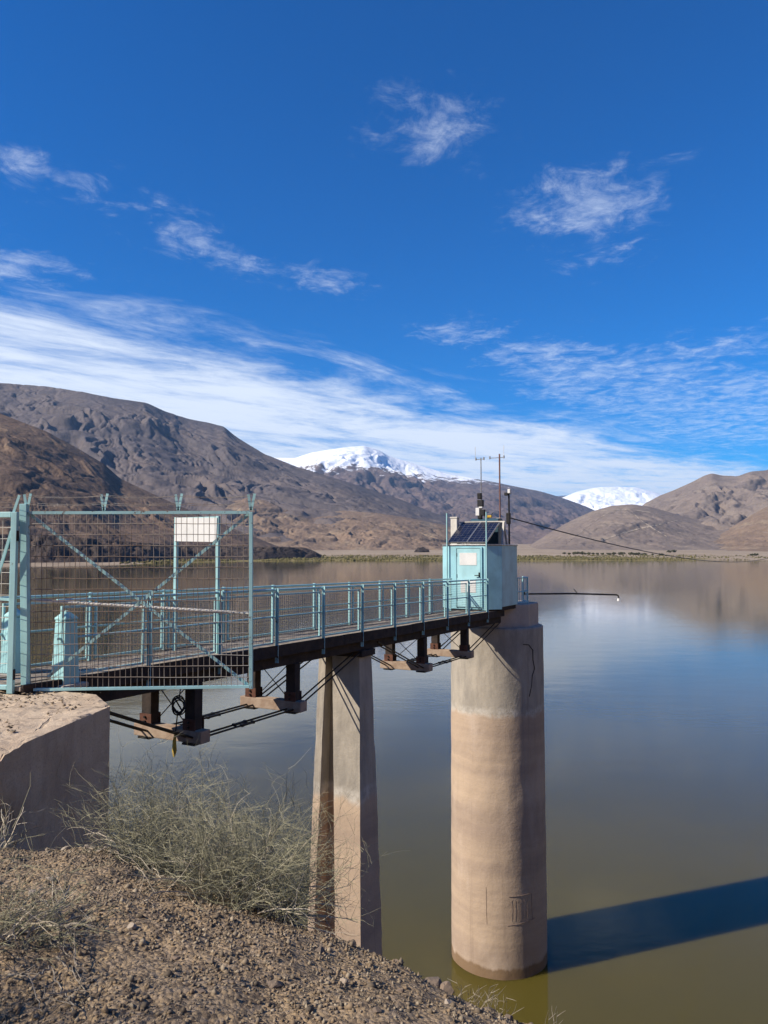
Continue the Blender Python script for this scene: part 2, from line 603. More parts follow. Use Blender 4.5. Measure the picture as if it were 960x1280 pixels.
def water_mat():
    m = bpy.data.materials.new('turbid_lake_water')
    m.use_nodes = True
    t = NT(m.node_tree)
    b = t.n['Principled BSDF']
    geo = t.node('ShaderNodeNewGeometry')
    pos = geo.outputs['Position']
    n = t.noise(t.vscale(pos, (1, 1, 1)), 0.05, 4, 0.6)
    col = t.mix(t.sstep(n, 0.35, 0.65), (0.088, 0.069, 0.013), (0.075, 0.061, 0.013))
    t.l.new(col, b.inputs['Base Color'])
    b.inputs['Roughness'].default_value = 0.05
    b.inputs['IOR'].default_value = 1.333
    b.subsurface_method = 'BURLEY'
    b.inputs['Subsurface Weight'].default_value = 1.0
    b.inputs['Subsurface Radius'].default_value = (0.5, 0.45, 0.3)
    b.inputs['Subsurface Scale'].default_value = 1.0
    b.inputs['Specular IOR Level'].default_value = 0.5
    big = t.noise(t.vscale(pos, (0.35, 1.0, 1)), 0.012, 4, 0.6)
    rip = t.noise(t.vscale(pos, (0.8, 1.3, 1)), 1.6, 5, 0.62, 0.3)
    swl = t.noise(t.vscale(pos, (0.6, 1.2, 1)), 0.22, 4, 0.55)
    h = t.m('ADD', t.m('MULTIPLY', rip, t.sstep(big, 0.35, 0.65, 0.35, 1.0)), t.m('MULTIPLY', swl, 2.2))
    t.l.new(t.bump(h, 0.16, 0.05), b.inputs['Normal'])
    return m


GROUND = ground_mat()
WATER = water_mat()

# ------------------------------------------------------------------ lake, far plain, mountains
lk = MB()
lk.add([(-30000, -3200, 0), (30000, -3200, 0), (30000, 28000, 0), (-30000, 28000, 0)], [(0, 1, 2, 3)])
tag(lk.build('lake_water', WATER), 'calm muddy green lake reflecting the sky', kind='structure')


def interp(pts, x):
    a = np.array(pts, float)
    return np.interp(x, a[:, 0], a[:, 1])


def smooth_interp(pts, x, k=9):
    """polyline with its corners a little rounded"""
    s = 0
    for d in np.linspace(-k, k, 7):
        s = s + interp(pts, x + d)
    return s / 7


SHORE = [(-700, 640), (-100, 700), (60, 800), (150, 900), (230, 1150), (330, 1330), (420, 1400), (560, 1400), (700, 1380), (830, 1500), (960, 1560), (1100, 1500), (1700, 1300)]


def plain_h(px, Y):
    rs = interp(SHORE, px)
    X = (px - 480) / 960 * Y
    d = Y - rs + 40 * fbm(X / 160.0, Y / 160.0, 5, 4)
    return np.where(d < 0, d * 0.03, 0.019 * d + 0.25 * np.minimum(d, 6) / 6.0) + np.where(d > 60, 0.9, 0.0) * fbm(X / 130.0, Y / 130.0, 9, 4)


px_ = np.linspace(-620, 1580, 700)
tt = np.linspace(0, 1, 170) ** 1.9
PX, T = np.meshgrid(px_, tt)
Y = 560 + T * 5400
V = np.stack([(PX - 480) / 960 * Y, Y, np.maximum(plain_h(PX, Y), -4)], -1)
PLAIN = terrain_mat('pale_alluvial_plain', (0.33, 0.26, 0.19), (0.27, 0.21, 0.15), (0.36, 0.29, 0.21), 0.004, bdist=1.0, bstr=0.3)
# greener near the water: reed meadow colour by distance from the shore, stored on the vertices
me = grid_mesh('far_plain', V)
veg = np.clip(1 - (Y - interp(SHORE, PX) - 10) / 420.0, 0, 1) * (Y > interp(SHORE, PX) - 30)
veg = np.clip(veg + 0.5 * fbm((PX - 480) / 960 * Y / 90, Y / 60, 21, 4) * (veg > 0), 0, 1) * interp([(-700, 0.0), (150, .2), (230, 1), (640, 1), (800, 0.9), (900, 0.3), (960, .15), (1700, 0.2)], PX)
at_ = me.attributes.new('meadow', 'FLOAT', 'POINT')
at_.data.foreach_set('value', veg.reshape(-1).astype(np.float32))
t = NT(PLAIN.node_tree)
an = t.node('ShaderNodeAttribute', attribute_name='meadow')
bs = PLAIN.node_tree.nodes['Principled BSDF']
old = bs.inputs['Base Color'].links[0].from_socket
geo = t.node('ShaderNodeNewGeometry')
mn = t.noise(t.vscale(geo.outputs['Position'], (1, 0.6, 1)), 0.05, 5, 0.65)
green = t.mix(t.sstep(mn, 0.4, 0.62), (0.14, 0.12, 0.045), (0.23, 0.185, 0.08))
t.l.new(t.mix(t.sstep(an.outputs['Fac'], 0.2, 0.5), old, green), bs.inputs['Base Color'])
tag(link('far_plain', me, PLAIN, smooth=True), 'flat pale plain along the far lake shore', kind='structure')


def massif(name, label, skyl, D, foot, mt, seed, amp=0.16, gs=600.0, power=1.25, nx=420, ny=120, mean=0.12, cliff=None, fine=0.0, turn=0.0):
    p0 = skyl[0][0]
    p1 = skyl[-1][0]
    px = np.linspace(p0, p1, nx)
    sk = smooth_interp(skyl, px, (p1 - p0) / nx * 2.2)
    yy = (640 - sk) / 960
    dz = (yy * math.cos(PITCH) + math.sin(PITCH)) / (math.cos(PITCH) - yy * math.sin(PITCH))
    dx = (px - 480) / 960 / (math.cos(PITCH) - yy * math.sin(PITCH))
    Dr = D * (1 + mean * perlin(px / 170.0, px * 0 + seed, seed))
    Fr = interp(foot, px) if isinstance(foot, list) else np.full(nx, float(foot))
    Fr = Fr * (1 + 0.8 * mean * perlin(px / 90.0, px * 0 + seed * 2.0, seed + 3))
    ts = np.concatenate([np.linspace(0, 1, ny), 1 + np.linspace(0.03, 0.5, 14)])
    Tm = ts[:, None]
    Yg = Fr[None] + (Dr - Fr)[None] * Tm
    Xg = dx[None] * Yg
    zr = HC + dz * Dr
    zf = plain_h(px, Fr) - 6
    zf = np.minimum(zf, zr - 1)
    Tc = np.clip(Tm, 0, 1)
    prof = Tc ** power
    if cliff:
        prof = 0.12 * Tc + 0.88 * np.clip((Tc - cliff[0]) / (cliff[1] - cliff[0]), 0, 1) ** 0.8
    prof = np.where(Tm > 1, 1 - 1.3 * (Tm - 1), prof)
    rel = (zr - zf)[None]
    wx = Xg + 0.35 * gs * fbm(Xg / gs, Yg / gs, seed + 50, 3)
    wy = Yg + 0.35 * gs * fbm(Xg / gs + 9, Yg / gs, seed + 60, 3)
    ct, st_ = math.cos(R(turn)), math.sin(R(turn))
    wx, wy = wx * ct + wy * st_, wy * ct - wx * st_          # slopes run down obliquely
    rg = 0.75 * (ridged(wx / gs, wy / (gs * 3.2), seed, 4, 0.5) - 0.9)
    for lam, aa in ((0.42, 0.55), (0.19, 0.30), (0.085, 0.15)):      # gullies running down the slope
        vx = wx + 0.25 * gs * lam * fbm(wx / (gs * lam), wy / (gs * lam * 1.6), seed + 70, 2)
        gl = 1 - np.abs(perlin(vx / (gs * lam), wy / (gs * lam * 5.5), seed + int(lam * 1000))) * 2.0
        rg = rg - aa * np.clip(gl, 0, 1) ** 2.2
    env = np.sin(np.clip(Tm, 0, 1) * math.pi) ** 0.75 + 0.06
    h = zf[None] + rel * prof + rg * rel * amp * env + fine * fbm(Xg / (gs * 0.12), Yg / (gs * 0.12), seed + 90, 4) * env
    # keep the crest where it belongs: nothing in front may rise above the line of sight to it
    lim = HC + (dz[None] - 0.0008) * Yg
    h = np.where((Tm < 0.985), np.minimum(h, lim), h)
    h = np.maximum(h, -5)
    me = grid_mesh(name, np.stack([Xg, Yg, h], -1))
    o = link(name, me, mt, smooth=True)
    return tag(o, label, kind='structure')


M_LEFT = terrain_mat('slate_brown_mountain', (0.135, 0.112, 0.105), (0.108, 0.093, 0.093), (0.168, 0.13, 0.108), 0.0011, bdist=16, bstr=0.5)
M_SPUR = terrain_mat('rust_brown_slope', (0.155, 0.105, 0.075), (0.11, 0.078, 0.06), (0.25, 0.175, 0.115), 0.0022, bdist=12, bstr=0.55)
M_LOW = terrain_mat('ochre_foothill', (0.22, 0.155, 0.11), (0.175, 0.125, 0.092), (0.29, 0.225, 0.155), 0.0018, bdist=10, bstr=0.5)
M_RIGHT = terrain_mat('mauve_brown_hill', (0.21, 0.165, 0.135), (0.175, 0.14, 0.12), (0.26, 0.21, 0.165), 0.0015, bdist=14, bstr=0.5)
M_SNOW = terrain_mat('snow_capped_rock', (0.15, 0.11, 0.1), (0.12, 0.095, 0.09), (0.18, 0.13, 0.105), 0.0007, snow=(1470, 330), bdist=50, bstr=0.6)
M_SNOW2 = terrain_mat('snow_covered_rock', (0.15, 0.12, 0.11), (0.12, 0.1, 0.1), (0.2, 0.15, 0.13), 0.0006, snow=(1000, 300), bdist=60, bstr=0.6)
M_CLIFF = terrain_mat('terrace_rock_with_shade', (0.075, 0.058, 0.05), (0.05, 0.042, 0.04), (0.14, 0.1, 0.075), 0.012, bdist=5, bstr=0.7)  # dark rock, with the shade on the cliff face put into the colour too

massif('snowy_mountain', 'broad snow-capped mountain with bare brown flanks beyond the lake',
       [(100, 640), (200, 602), (300, 580), (335, 571), (370, 572), (388, 566), (410, 562), (432, 559), (455, 557), (472, 562), (485, 569), (505, 575), (530, 583), (560, 592), (590, 597), (640, 607), (680, 615), (712, 625), (735, 634), (780, 655), (850, 685)],
       15000, 7000, M_SNOW, 3, amp=0.09, gs=2000, power=1.1, nx=620, ny=150, fine=40)
massif('white_mountain', 'wholly snow-covered rounded mountain far up the valley',
       [(640, 655), (680, 632), (705, 621), (722, 614), (745, 609), (770, 608), (795, 609), (815, 614), (840, 622), (880, 640)],
       25000, 15000, M_SNOW2, 8, amp=0.10, gs=2500, power=1.0, nx=200, ny=90, mean=0.03, fine=60)
massif('far_ridge', 'faint blue ridge line on the horizon up the valley',
       [(560, 650), (640, 628), (690, 620), (720, 619), (760, 622), (840, 622), (900, 626), (1100, 620)],
       27500, 20000, M_LEFT, 14, amp=0.08, gs=2500, power=1.0, nx=120, ny=40, mean=0.02)
massif('slate_mountain', 'long dark slate-brown mountain falling towards the valley',
       [(-420, 455), (-250, 462), (-100, 470), (0, 478), (60, 483), (105, 490), (140, 497), (183, 503), (205, 513), (235, 523), (262, 528), (280, 533), (294, 545), (310, 555), (330, 567), (370, 583), (400, 592), (450, 607), (500, 624), (540, 640), (600, 662), (640, 682), (680, 700)],
       6800, 2700, M_LEFT, 21, amp=0.055, gs=620, power=1.12, nx=900, ny=230, fine=7, turn=38)
massif('brown_spur', 'steep rust-brown spur running down to the lake',
       [(-420, 395), (-250, 440), (-100, 484), (-20, 510), (0, 516), (40, 532), (60, 540), (100, 562), (130, 580), (150, 598), (180, 612), (215, 628), (260, 648), (310, 668), (350, 684), (380, 696)],
       2700, [(-420, 900), (0, 1000), (150, 1250), (260, 1500), (380, 2000)], M_SPUR, 33, amp=0.045, gs=300, power=1.1, nx=620, ny=190, mean=0.06, fine=3, turn=42)
massif('ochre_foothill', 'low ochre foothills with pale talus fans behind the shore',
       [(130, 688), (180, 664), (230, 640), (270, 628), (310, 622), (340, 627), (370, 636), (395, 642), (430, 638), (470, 641), (510, 647), (550, 655), (590, 666), (625, 680), (650, 692)],
       4200, 2500, M_LOW, 45, amp=0.085, gs=330, power=1.2, nx=480, ny=130, mean=0.08, fine=4)
massif('rounded_hill', 'rounded mauve-brown hill across the lake',
       [(610, 702), (640, 692), (665, 680), (690, 664), (715, 650), (740, 639), (765, 632), (790, 630), (815, 634), (840, 641), (870, 650), (910, 657), (960, 662), (1100, 672), (1300, 690)],
       4600, 2700, M_RIGHT, 57, amp=0.065, gs=400, power=1.12, nx=480, ny=130, mean=0.06, fine=3, turn=-20)
hill = bpy.data.objects['rounded_hill']
from mathutils.bvhtree import BVHTree
bv = BVHTree.FromPolygons([v.co[:] for v in hill.data.vertices], [p.vertices[:] for p in hill.data.polygons])
TRACK = mat('pale_track', (0.38, 0.31, 0.24), 0.95, var=0.2, scale=0.02)
for trk in ([(752, 676), (775, 668), (800, 661), (825, 656), (850, 650)], [(790, 640), (800, 650), (815, 660), (835, 672)], [(702, 684), (716, 673), (730, 662), (746, 650), (762, 640)], [(735, 640), (760, 638), (790, 637), (815, 641)]):
    pts = []
    for j in range(len(trk) - 1):
        for f in np.linspace(0, 1, 14, endpoint=False):
            x_ = trk[j][0] + (trk[j + 1][0] - trk[j][0]) * f
            y_ = trk[j][1] + (trk[j + 1][1] - trk[j][1]) * f
            dx, dz = ray(x_, y_)
            hit = bv.ray_cast(Vector((0, 0, HC)), Vector((dx, 1, dz)).normalized())
            if hit[0] is not None:
                pts.append(hit[0])
    if len(pts) > 3:
        tm = MB()
        for p_ in pts:
            for o_ in (-1, 1):
                q = p_ + Vector((o_ * 3.0, o_ * 9.0, 0))
                up_hit = bv.ray_cast(Vector((q.x, q.y, 3000)), Vector((0, 0, -1)))
                tm.v.append((q.x, q.y, (up_hit[0].z if up_hit[0] is not None else p_.z) + 1.6))
        tm.f = [(2 * i, 2 * i + 1, 2 * i + 3, 2 * i + 2) for i in range(len(pts) - 1)]
        tm.build('track', TRACK, hill)
massif('pointed_mountain', 'bare brown mountain with a pointed shoulder on the right shore',
       [(740, 692), (770, 662), (790, 645), (806, 629), (825, 619), (845, 611), (865, 602), (880, 594), (890, 591), (902, 594), (922, 595), (940, 589), (960, 587), (990, 578), (1040, 566), (1120, 556), (1250, 548), (1400, 545)],
       7000, 3300, M_RIGHT, 63, amp=0.11, gs=750, power=1.12, nx=560, ny=170, mean=0.08, fine=6, turn=-25)
massif('tan_slope', 'pale tan slope at the foot of the pointed mountain',
       [(850, 694), (890, 672), (920, 655), (945, 640), (970, 628), (1020, 610), (1100, 590), (1300, 570)],
       3900, 2500, M_LOW, 71, amp=0.09, gs=360, power=1.2, nx=240, ny=90, mean=0.05, fine=4)
massif('terrace_cliff', 'dark eroded terrace cliff along the left shore',
       [(-420, 640), (-100, 660), (0, 667), (60, 668), (110, 672), (160, 676), (220, 681), (300, 683), (345, 683), (380, 684), (392, 688), (402, 694)],
       1750, [(-420, 730), (-100, 770), (60, 850), (150, 960), (230, 1250), (402, 1560)], M_CLIFF, 83, amp=0.3, gs=60, nx=420, ny=90, mean=0.03, cliff=(0.02, 0.22), fine=2)


# unseen valley slopes added right and behind, to bounce warm fill into the shade
az = np.radians(np.linspace(46, 262, 260))
tq = np.concatenate([np.linspace(0, 1, 60), 1 + np.linspace(.05, .4, 6)])
AZ, TQ = np.meshgrid(az, tq)
fr0 = 900 - 520 * np.sin(np.clip((AZ - R(46)) / R(216), 0, 1) * math.pi)
rg_ = fr0 + TQ * 1500
Xq, Yq = rg_ * np.sin(AZ), rg_ * np.cos(AZ)
crest = 580 + 130 * perlin(AZ * 2.4, AZ * 0 + 3.3, 801) + 60 * perlin(AZ * 7, AZ * 0 + 1.3, 802)
crest = crest * np.clip((AZ - R(46)) / R(25) + 0.45, 0, 1)
hq = -4 + crest * np.where(TQ > 1, 1 - (TQ - 1), TQ ** 1.05) + 60 * (ridged(Xq / 330, Yq / 330, 811, 5) - .9) * np.sin(np.clip(TQ, 0, 1) * math.pi) ** .8
M_SIDE = terrain_mat('tan_fill_slope', (0.36, 0.275, 0.195), (0.30, 0.225, 0.155), (0.41, 0.32, 0.23), 0.002, bdist=6, bstr=0.4)  # tan lightened so the added slopes bounce more warm fill
me = grid_mesh('unseen_fill_slope', np.stack([Xq, Yq, np.maximum(hq, -5)], -1)[:, ::-1])
tag(link('unseen_fill_slope', me, M_SIDE, smooth=True), 'unseen bare tan valley slopes added behind the viewpoint as warm fill', kind='structure')


# ------------------------------------------------------------------ near bank
LIP_U = [-1.2, -0.5, -0.35, -0.22, -0.1, 0.0, 0.1, 0.22, 0.5, 1.2]
LIP_S = [0.385, 0.378, 0.380, 0.432, 0.478, 0.515, 0.56, 0.615, 0.75, 0.95]


def lip_at(px):
    """forward distance of the lip of the bank in the direction of a photo column"""
    return 2.07 / float(np.interp((px - 480) / 960.0, LIP_U, LIP_S))


def bank_h(X, Yv):
    """nearly level shoulder under the viewer that rolls over a lip and falls to the lake"""
    X = np.asarray(X, float)
    Yv = np.asarray(Yv, float)
    u = X / np.maximum(Yv, 2.2)
    s = np.interp(u, LIP_U, LIP_S)
    zc = 2.07 / s
    b = 1.62 / (3 * zc ** 4)
    a = s - 4 * 1.62 / (3 * zc)
    yk = ((0.82 - a) / (4 * b)) ** (1 / 3.0)      # beyond this the bank falls evenly
    yy = np.maximum(Yv, 0)
    h = np.where(yy < yk, -1.62 - a * yy - b * yy ** 4, -1.62 - a * yk - b * yk ** 4 - 0.82 * (yy - yk))
    h = h + np.where(Yv < 0, -0.05 * Yv, 0)
    h = HC + h
    h = h + 0.045 * fbm(X / 0.9, Yv / 0.9, 101, 4) + 0.016 * fbm(X / 0.18, Yv / 0.18, 131, 4)
    return h


def ground_at(px, py):
    dx, dz = ray(px, py)
    yv = 1.5
    while yv < 15 and HC + dz * yv > float(bank_h(dx * yv, yv)):
        yv += 0.02
    return Vector((dx * yv, yv, float(bank_h(dx * yv, yv))))


def axis(lo, a, b, hi, n_in, n_out):
    return np.concatenate([a - (np.linspace(1, 0, n_out, endpoint=False) ** 2) * (a - lo), np.linspace(a, b, n_in), b + (np.linspace(0, 1, n_out + 1)[1:] ** 2) * (hi - b)])


gx = axis(-160, -3.6, 1.7, 160, 320, 60)
gy = axis(-80, 1.9, 7.0, 26, 320, 40)
GX, GY = np.meshgrid(gx, gy)
GZ = np.maximum(bank_h(GX, GY), -3)
me = grid_mesh('bank_ground', np.stack([GX, GY, GZ], -1))
tag(link('bank_ground', me, GROUND, smooth=True), 'brown gravelly bank in the foreground', kind='structure')

# a low-poly stone shape set for gravel and rocks
bm = bmesh.new()
bmesh.ops.create_icosphere(bm, subdivisions=1, radius=1)
ICO_V = np.array([v.co[:] for v in bm.verts])
ICO_F = np.array([[v.index for v in f.verts] for f in bm.faces])
bm.free()
bm = bmesh.new()
bmesh.ops.create_icosphere(bm, subdivisions=3, radius=1)
ICO3_V = np.array([v.co[:] for v in bm.verts])
ICO3_F = np.array([[v.index for v in f.verts] for f in bm.faces])
bm.free()
SMALL_V = np.array([[1, 0, 0], [-1, 0, 0], [0, 1, 0], [0, -1, 0], [0, 0, 1], [0, 0, -1]], float)
SMALL_F = np.array([[0, 2, 4], [2, 1, 4], [1, 3, 4], [3, 0, 4], [2, 0, 5], [1, 2, 5], [3, 1, 5], [0, 3, 5]])


def scatter(name, mt, P, S, baseV, baseF, flat=(0.5, 0.9), jit=0.28):
    n = len(P)
    k = len(baseV)
    V = np.repeat(baseV[None], n, 0) * (1 + jit * rng.standard_normal((n, k, 1)).clip(-1.6, 1.6))
    V *= np.stack([rng.uniform(0.7, 1.25, n), rng.uniform(0.7, 1.1, n), rng.uniform(*flat, n)], 1)[:, None]
    a = rng.uniform(0, 6.283, n)
    c, s = np.cos(a)[:, None], np.sin(a)[:, None]
    V = np.stack([V[..., 0] * c - V[..., 1] * s, V[..., 0] * s + V[..., 1] * c, V[..., 2]], -1)
    V = V * S[:, None, None] + P[:, None]
    F = (np.repeat(baseF[None], n, 0) + (np.arange(n) * k)[:, None, None]).reshape(-1, 3)
    me = bpy.data.meshes.new(name)
    me.vertices.add(n * k)
    me.vertices.foreach_set('co', V.reshape(-1).astype(np.float32))
    me.loops.add(F.size)
    me.loops.foreach_set('vertex_index', F.reshape(-1).astype(np.int32))
    me.polygons.add(len(F))
    me.polygons.foreach_set('loop_start', np.arange(0, F.size, 3, dtype=np.int32))
    me.polygons.foreach_set('loop_total', np.full(len(F), 3, np.int32))
    me.update(calc_edges=True)
    me.validate()
    return link(name, me, mt)


GRAVEL = island_mat('gravel_stone', [(0.08, 0.066, 0.052), (0.2, 0.15, 0.1), (0.29, 0.205, 0.125), (0.24, 0.19, 0.135), (0.43, 0.35, 0.245), (0.11, 0.088, 0.066)])
n = 80000
gX = rng.uniform(-3.6, 1.7, n)
gY = 2.1 + rng.uniform(0, 1, n) ** 1.15 * 4.6
dens_ = fbm(gX / 0.5, gY / 0.5, 300, 4)
keep = (dens_ + rng.uniform(-0.5, 0.75, n) > 0) & (gX > -2.9)
gX, gY = gX[keep], gY[keep]
gS = 0.0034 + 0.008 * rng.uniform(0, 1, len(gX)) ** 2.5 + 0.009 * (rng.uniform(0, 1, len(gX)) > 0.975)
gZ = bank_h(gX, gY) + gS * 0.25
tag(scatter('gravel', GRAVEL, np.stack([gX, gY, gZ], 1), gS, SMALL_V, SMALL_F, flat=(.6, 1.1), jit=.42), 'loose gravel strewn over the bank', kind='stuff')

# larger single stones
ROCK = mat('bank_rock', (0.24, 0.175, 0.125), 0.95, color2=(0.14, 0.11, 0.085), scale=9, bump=0.7, bscale=40, bdist=0.012)
ROCK_PALE = mat('pale_rock', (0.42, 0.35, 0.27), 0.95, color2=(0.3, 0.24, 0.19), scale=9, bump=0.7, bscale=40, bdist=0.012)


def rock(px, py, Yd, size, pale, label, group, sink=0.25):
    dx, _ = ray(px, py)
    X = dx * Yd
    z = float(bank_h(X, Yd))
    s = random.uniform(0, 1000)
    d = ICO3_V
    nn = 1 + 0.30 * fbm(d[:, 0] * 1.1 + s, d[:, 1] * 1.1 + d[:, 2] * 1.7, int(s), 3) + 0.06 * fbm(d[:, 0] * 4 + s, d[:, 1] * 4 + d[:, 2] * 3, int(s) + 5, 2)
    sc_ = np.array([random.uniform(.8, 1.25), random.uniform(.7, 1.05), random.uniform(.5, .8)])
    P = d * nn[:, None]
    for _ in range(14):                         # split faces
        nv = rng.standard_normal(3)
        nv /= np.linalg.norm(nv)
        dd = P @ nv - rng.uniform(0.5, 0.8)
        P = P - np.clip(dd, 0, None)[:, None] * nv
    P = P * sc_ * size
    me = bpy.data.meshes.new('stone')
    base = Vector((X, Yd, z + size * (0.35 - sink)))
    me.from_pydata([tuple(base + Vector(q)) for q in P], [], [tuple(int(i) for i in f) for f in ICO3_F])
    me.update()
    o = link('stone', me, ROCK_PALE if pale else ROCK, base=base)
    return tag(o, label, 'stone', group)


for (px, sz_) in ((52, .022), (60, .026), (68, .03), (75, .024), (82, .034), (88, .03), (95, .024), (101, .03), (108, .036), (114, .026), (126, .032), (132, .022), (138, .028), (144, .034), (166, .034)):
    rock(px, 1066, lip_at(px) - random.uniform(.0, .2), sz_, True, 'small pale stone in the row on the lip below the concrete abutment', 'pale stones below the abutment', 0.1)
for (px, sz_) in ((370, .045), (405, .04), (440, .04), (495, .035), (540, .065), (556, .045), (585, .035), (610, .035), (635, .03), (660, .03)):
    rock(px, 1180, lip_at(px) * 0.985, sz_, False, 'grey-brown stone on the lip of the bank above the water', 'stones along the lip of the bank', 0.2)
for (px, py, sz_) in ((40, 1120, .032), (70, 1118, .04), (62, 1100, .03), (80, 1190, .038), (90, 1150, .028), (345, 1235, .03), (220, 1200, .025), (145, 1105, .028),
                      (430, 1230, .028), (300, 1180, .025), (500, 1240, .025), (400, 1190, .028), (250, 1240, .022), (165, 1160, .025), (470, 1265, .022), (560, 1255, .025)):
    rock(px, py, ground_at(px, py).y, sz_, random.random() < 0.3, 'loose stone lying in the open gravel of the bank', 'loose stones in the gravel')

# ------------------------------------------------------------------ bridge frame of reference
BD = Vector((0.526, 1.0, 0)).normalized()         # along the bridge, towards the tower
BL = Vector((-BD.y, BD.x, 0))                     # across, towards its far side
WID = 1.05


def deck_z(zn):
    return HC - 1.608 - (zn - 13.58) * 0.01433


def BP(zn, wv, dh):
    """point of the bridge: zn forward distance on the near edge, wv across, dh above the deck"""
    p = Vector((0.526 * zn - 9.08, zn, 0)) + BL * wv
    p.z = deck_z(zn) + dh
    return p


Z0, Z1 = 9.1, 24.3
STEP = 1.346
bridge = thing('footbridge', 'narrow timber footbridge with light blue railings leading to the round tower', 'footbridge', BP(16.5, WID / 2, 0))
# stringers in three lengths each, deck planks along the bridge, kerbs
for wv in (0.12, WID - 0.12):
    for za, zb in ((Z0 + .05, 13.1), (13.12, 19.0), (19.02, Z1)):
        MB().bar(BP(za, wv, -0.235), BP(zb, wv, -0.235), 0.2, 0.33).build('stringer', TARWOOD, bridge, bevel=0.012)
for wv in (-0.07, WID + 0.07):
    for za, zb in ((Z0, 12.2), (12.21, 15.6), (15.61, 18.4), (18.41, 21.4), (21.41, Z1)):
        MB().bar(BP(za, wv, -0.10 + random.uniform(-.01, .01)), BP(zb, wv, -0.10 + random.uniform(-.01, .01)), 0.05, 0.20).build('side_board', TARWOOD, bridge, bevel=0.006)
npl = 6
for k in range(npl):
    wv = -0.08 + (k + 0.5) * (WID + 0.16) / npl
    za = Z0 - 0.12 * random.random()
    zcut = Z0 + random.uniform(1.2, 3.2)
    while za < Z1 - 0.05:
        zb = min(zcut, Z1)
        MB().bar(BP(za + .004, wv, -0.03 + random.uniform(-.012, .012)), BP(zb - .004, wv, -0.03 + random.uniform(-.012, .012)), (WID + 0.16) / npl - random.uniform(.006, .02), 0.05).build('plank', DECKWOOD, bridge, bevel=0.004)
        za = zb
        zcut = za + random.uniform(2.2, 3.2)
zc_ = Z0 + 0.5
while zc_ < Z1:                                    # cross bearers between stringers and planks
    MB().bar(BP(zc_, -0.02, -0.115), BP(zc_, WID + 0.02, -0.115), 0.09, 0.09).build('cross_bearer', TARWOOD, bridge)
    zc_ += 1.1

# railings
RUNK = list(range(1, 11))
for side, wv in ((0, -0.03), (1, WID + 0.03)):
    out = -BL if side == 0 else BL
    for k in RUNK:
        zn = 9.54 + STEP * k
        p = BP(zn, wv, 0) + out * 0.05
        lean = random.uniform(-.008, .008)
        mb = MB()
        mb.bar(p + Vector((0, 0, -0.30)), p + Vector((lean, lean, 1.0)), 0.05, 0.012, BD)
        mb.bar(p + Vector((0, 0, -0.30)) + BD * 0.0 - out * 0.025, p - out * 0.025 + Vector((lean, lean, 1.0)), 0.012, 0.044, BD)
        po = mb.build('railing_post', PAINT_RUSTY if k < 4 else PAINT, bridge)
        for hh in (-0.06, -0.2):
            bm_ = MB()
            bm_.bar(p + out * 0.006 + Vector((0, 0, hh)), p + out * 0.022 + Vector((0, 0, hh)), 0.024, 0.024)
            bm_.build('bolt', DARKSTEEL, po)
    for k in range(0, 10):                         # one framed mesh panel per bay
        za = 9.54 + STEP * k + 0.07
        zb = 9.54 + STEP * (k + 1) - 0.07
        a = BP(za, wv, 0)
        b = BP(zb, wv, 0)
        MB().tube([a + Vector((0, 0, 0.97)) - BD * .08, b + Vector((0, 0, 0.97)) + BD * .08], 0.021, 8).build('top_rail', PAINT, bridge)
        MB().tube([a + Vector((0, 0, 0.50)) - BD * .08, b + Vector((0, 0, 0.50)) + BD * .08], 0.016, 8).build('mid_rail', PAINT, bridge)
        fr = MB()
        for q in (a, b):
            fr.bar(q + Vector((0, 0, 0.03)), q + Vector((0, 0, 0.90)), 0.03, 0.03, BD)
        fr.bar(a + Vector((0, 0, 0.885)), b + Vector((0, 0, 0.885)), 0.03, 0.03)
        fr.bar(a + Vector((0, 0, 0.045)), b + Vector((0, 0, 0.045)), 0.03, 0.03)
        f_ = fr.build('panel_frame', PAINT, bridge)
        ms = MB()
        L = (b - a).length
        nn_ = int(L / 0.062)
        for i in range(1, nn_):
            q = a.lerp(b, i / nn_)
            ms.tube([q + Vector((0, 0, 0.05)), q + Vector((0, 0, 0.88))], 0.0028, 3, False)
        for i in range(1, 13):
            hh = 0.05 + 0.83 * i / 13
            ms.tube([a + Vector((0, 0, hh)), b + Vector((0, 0, hh))], 0.0028, 3, False)
        ms.build('wire_mesh', PANELWIRE, f_)

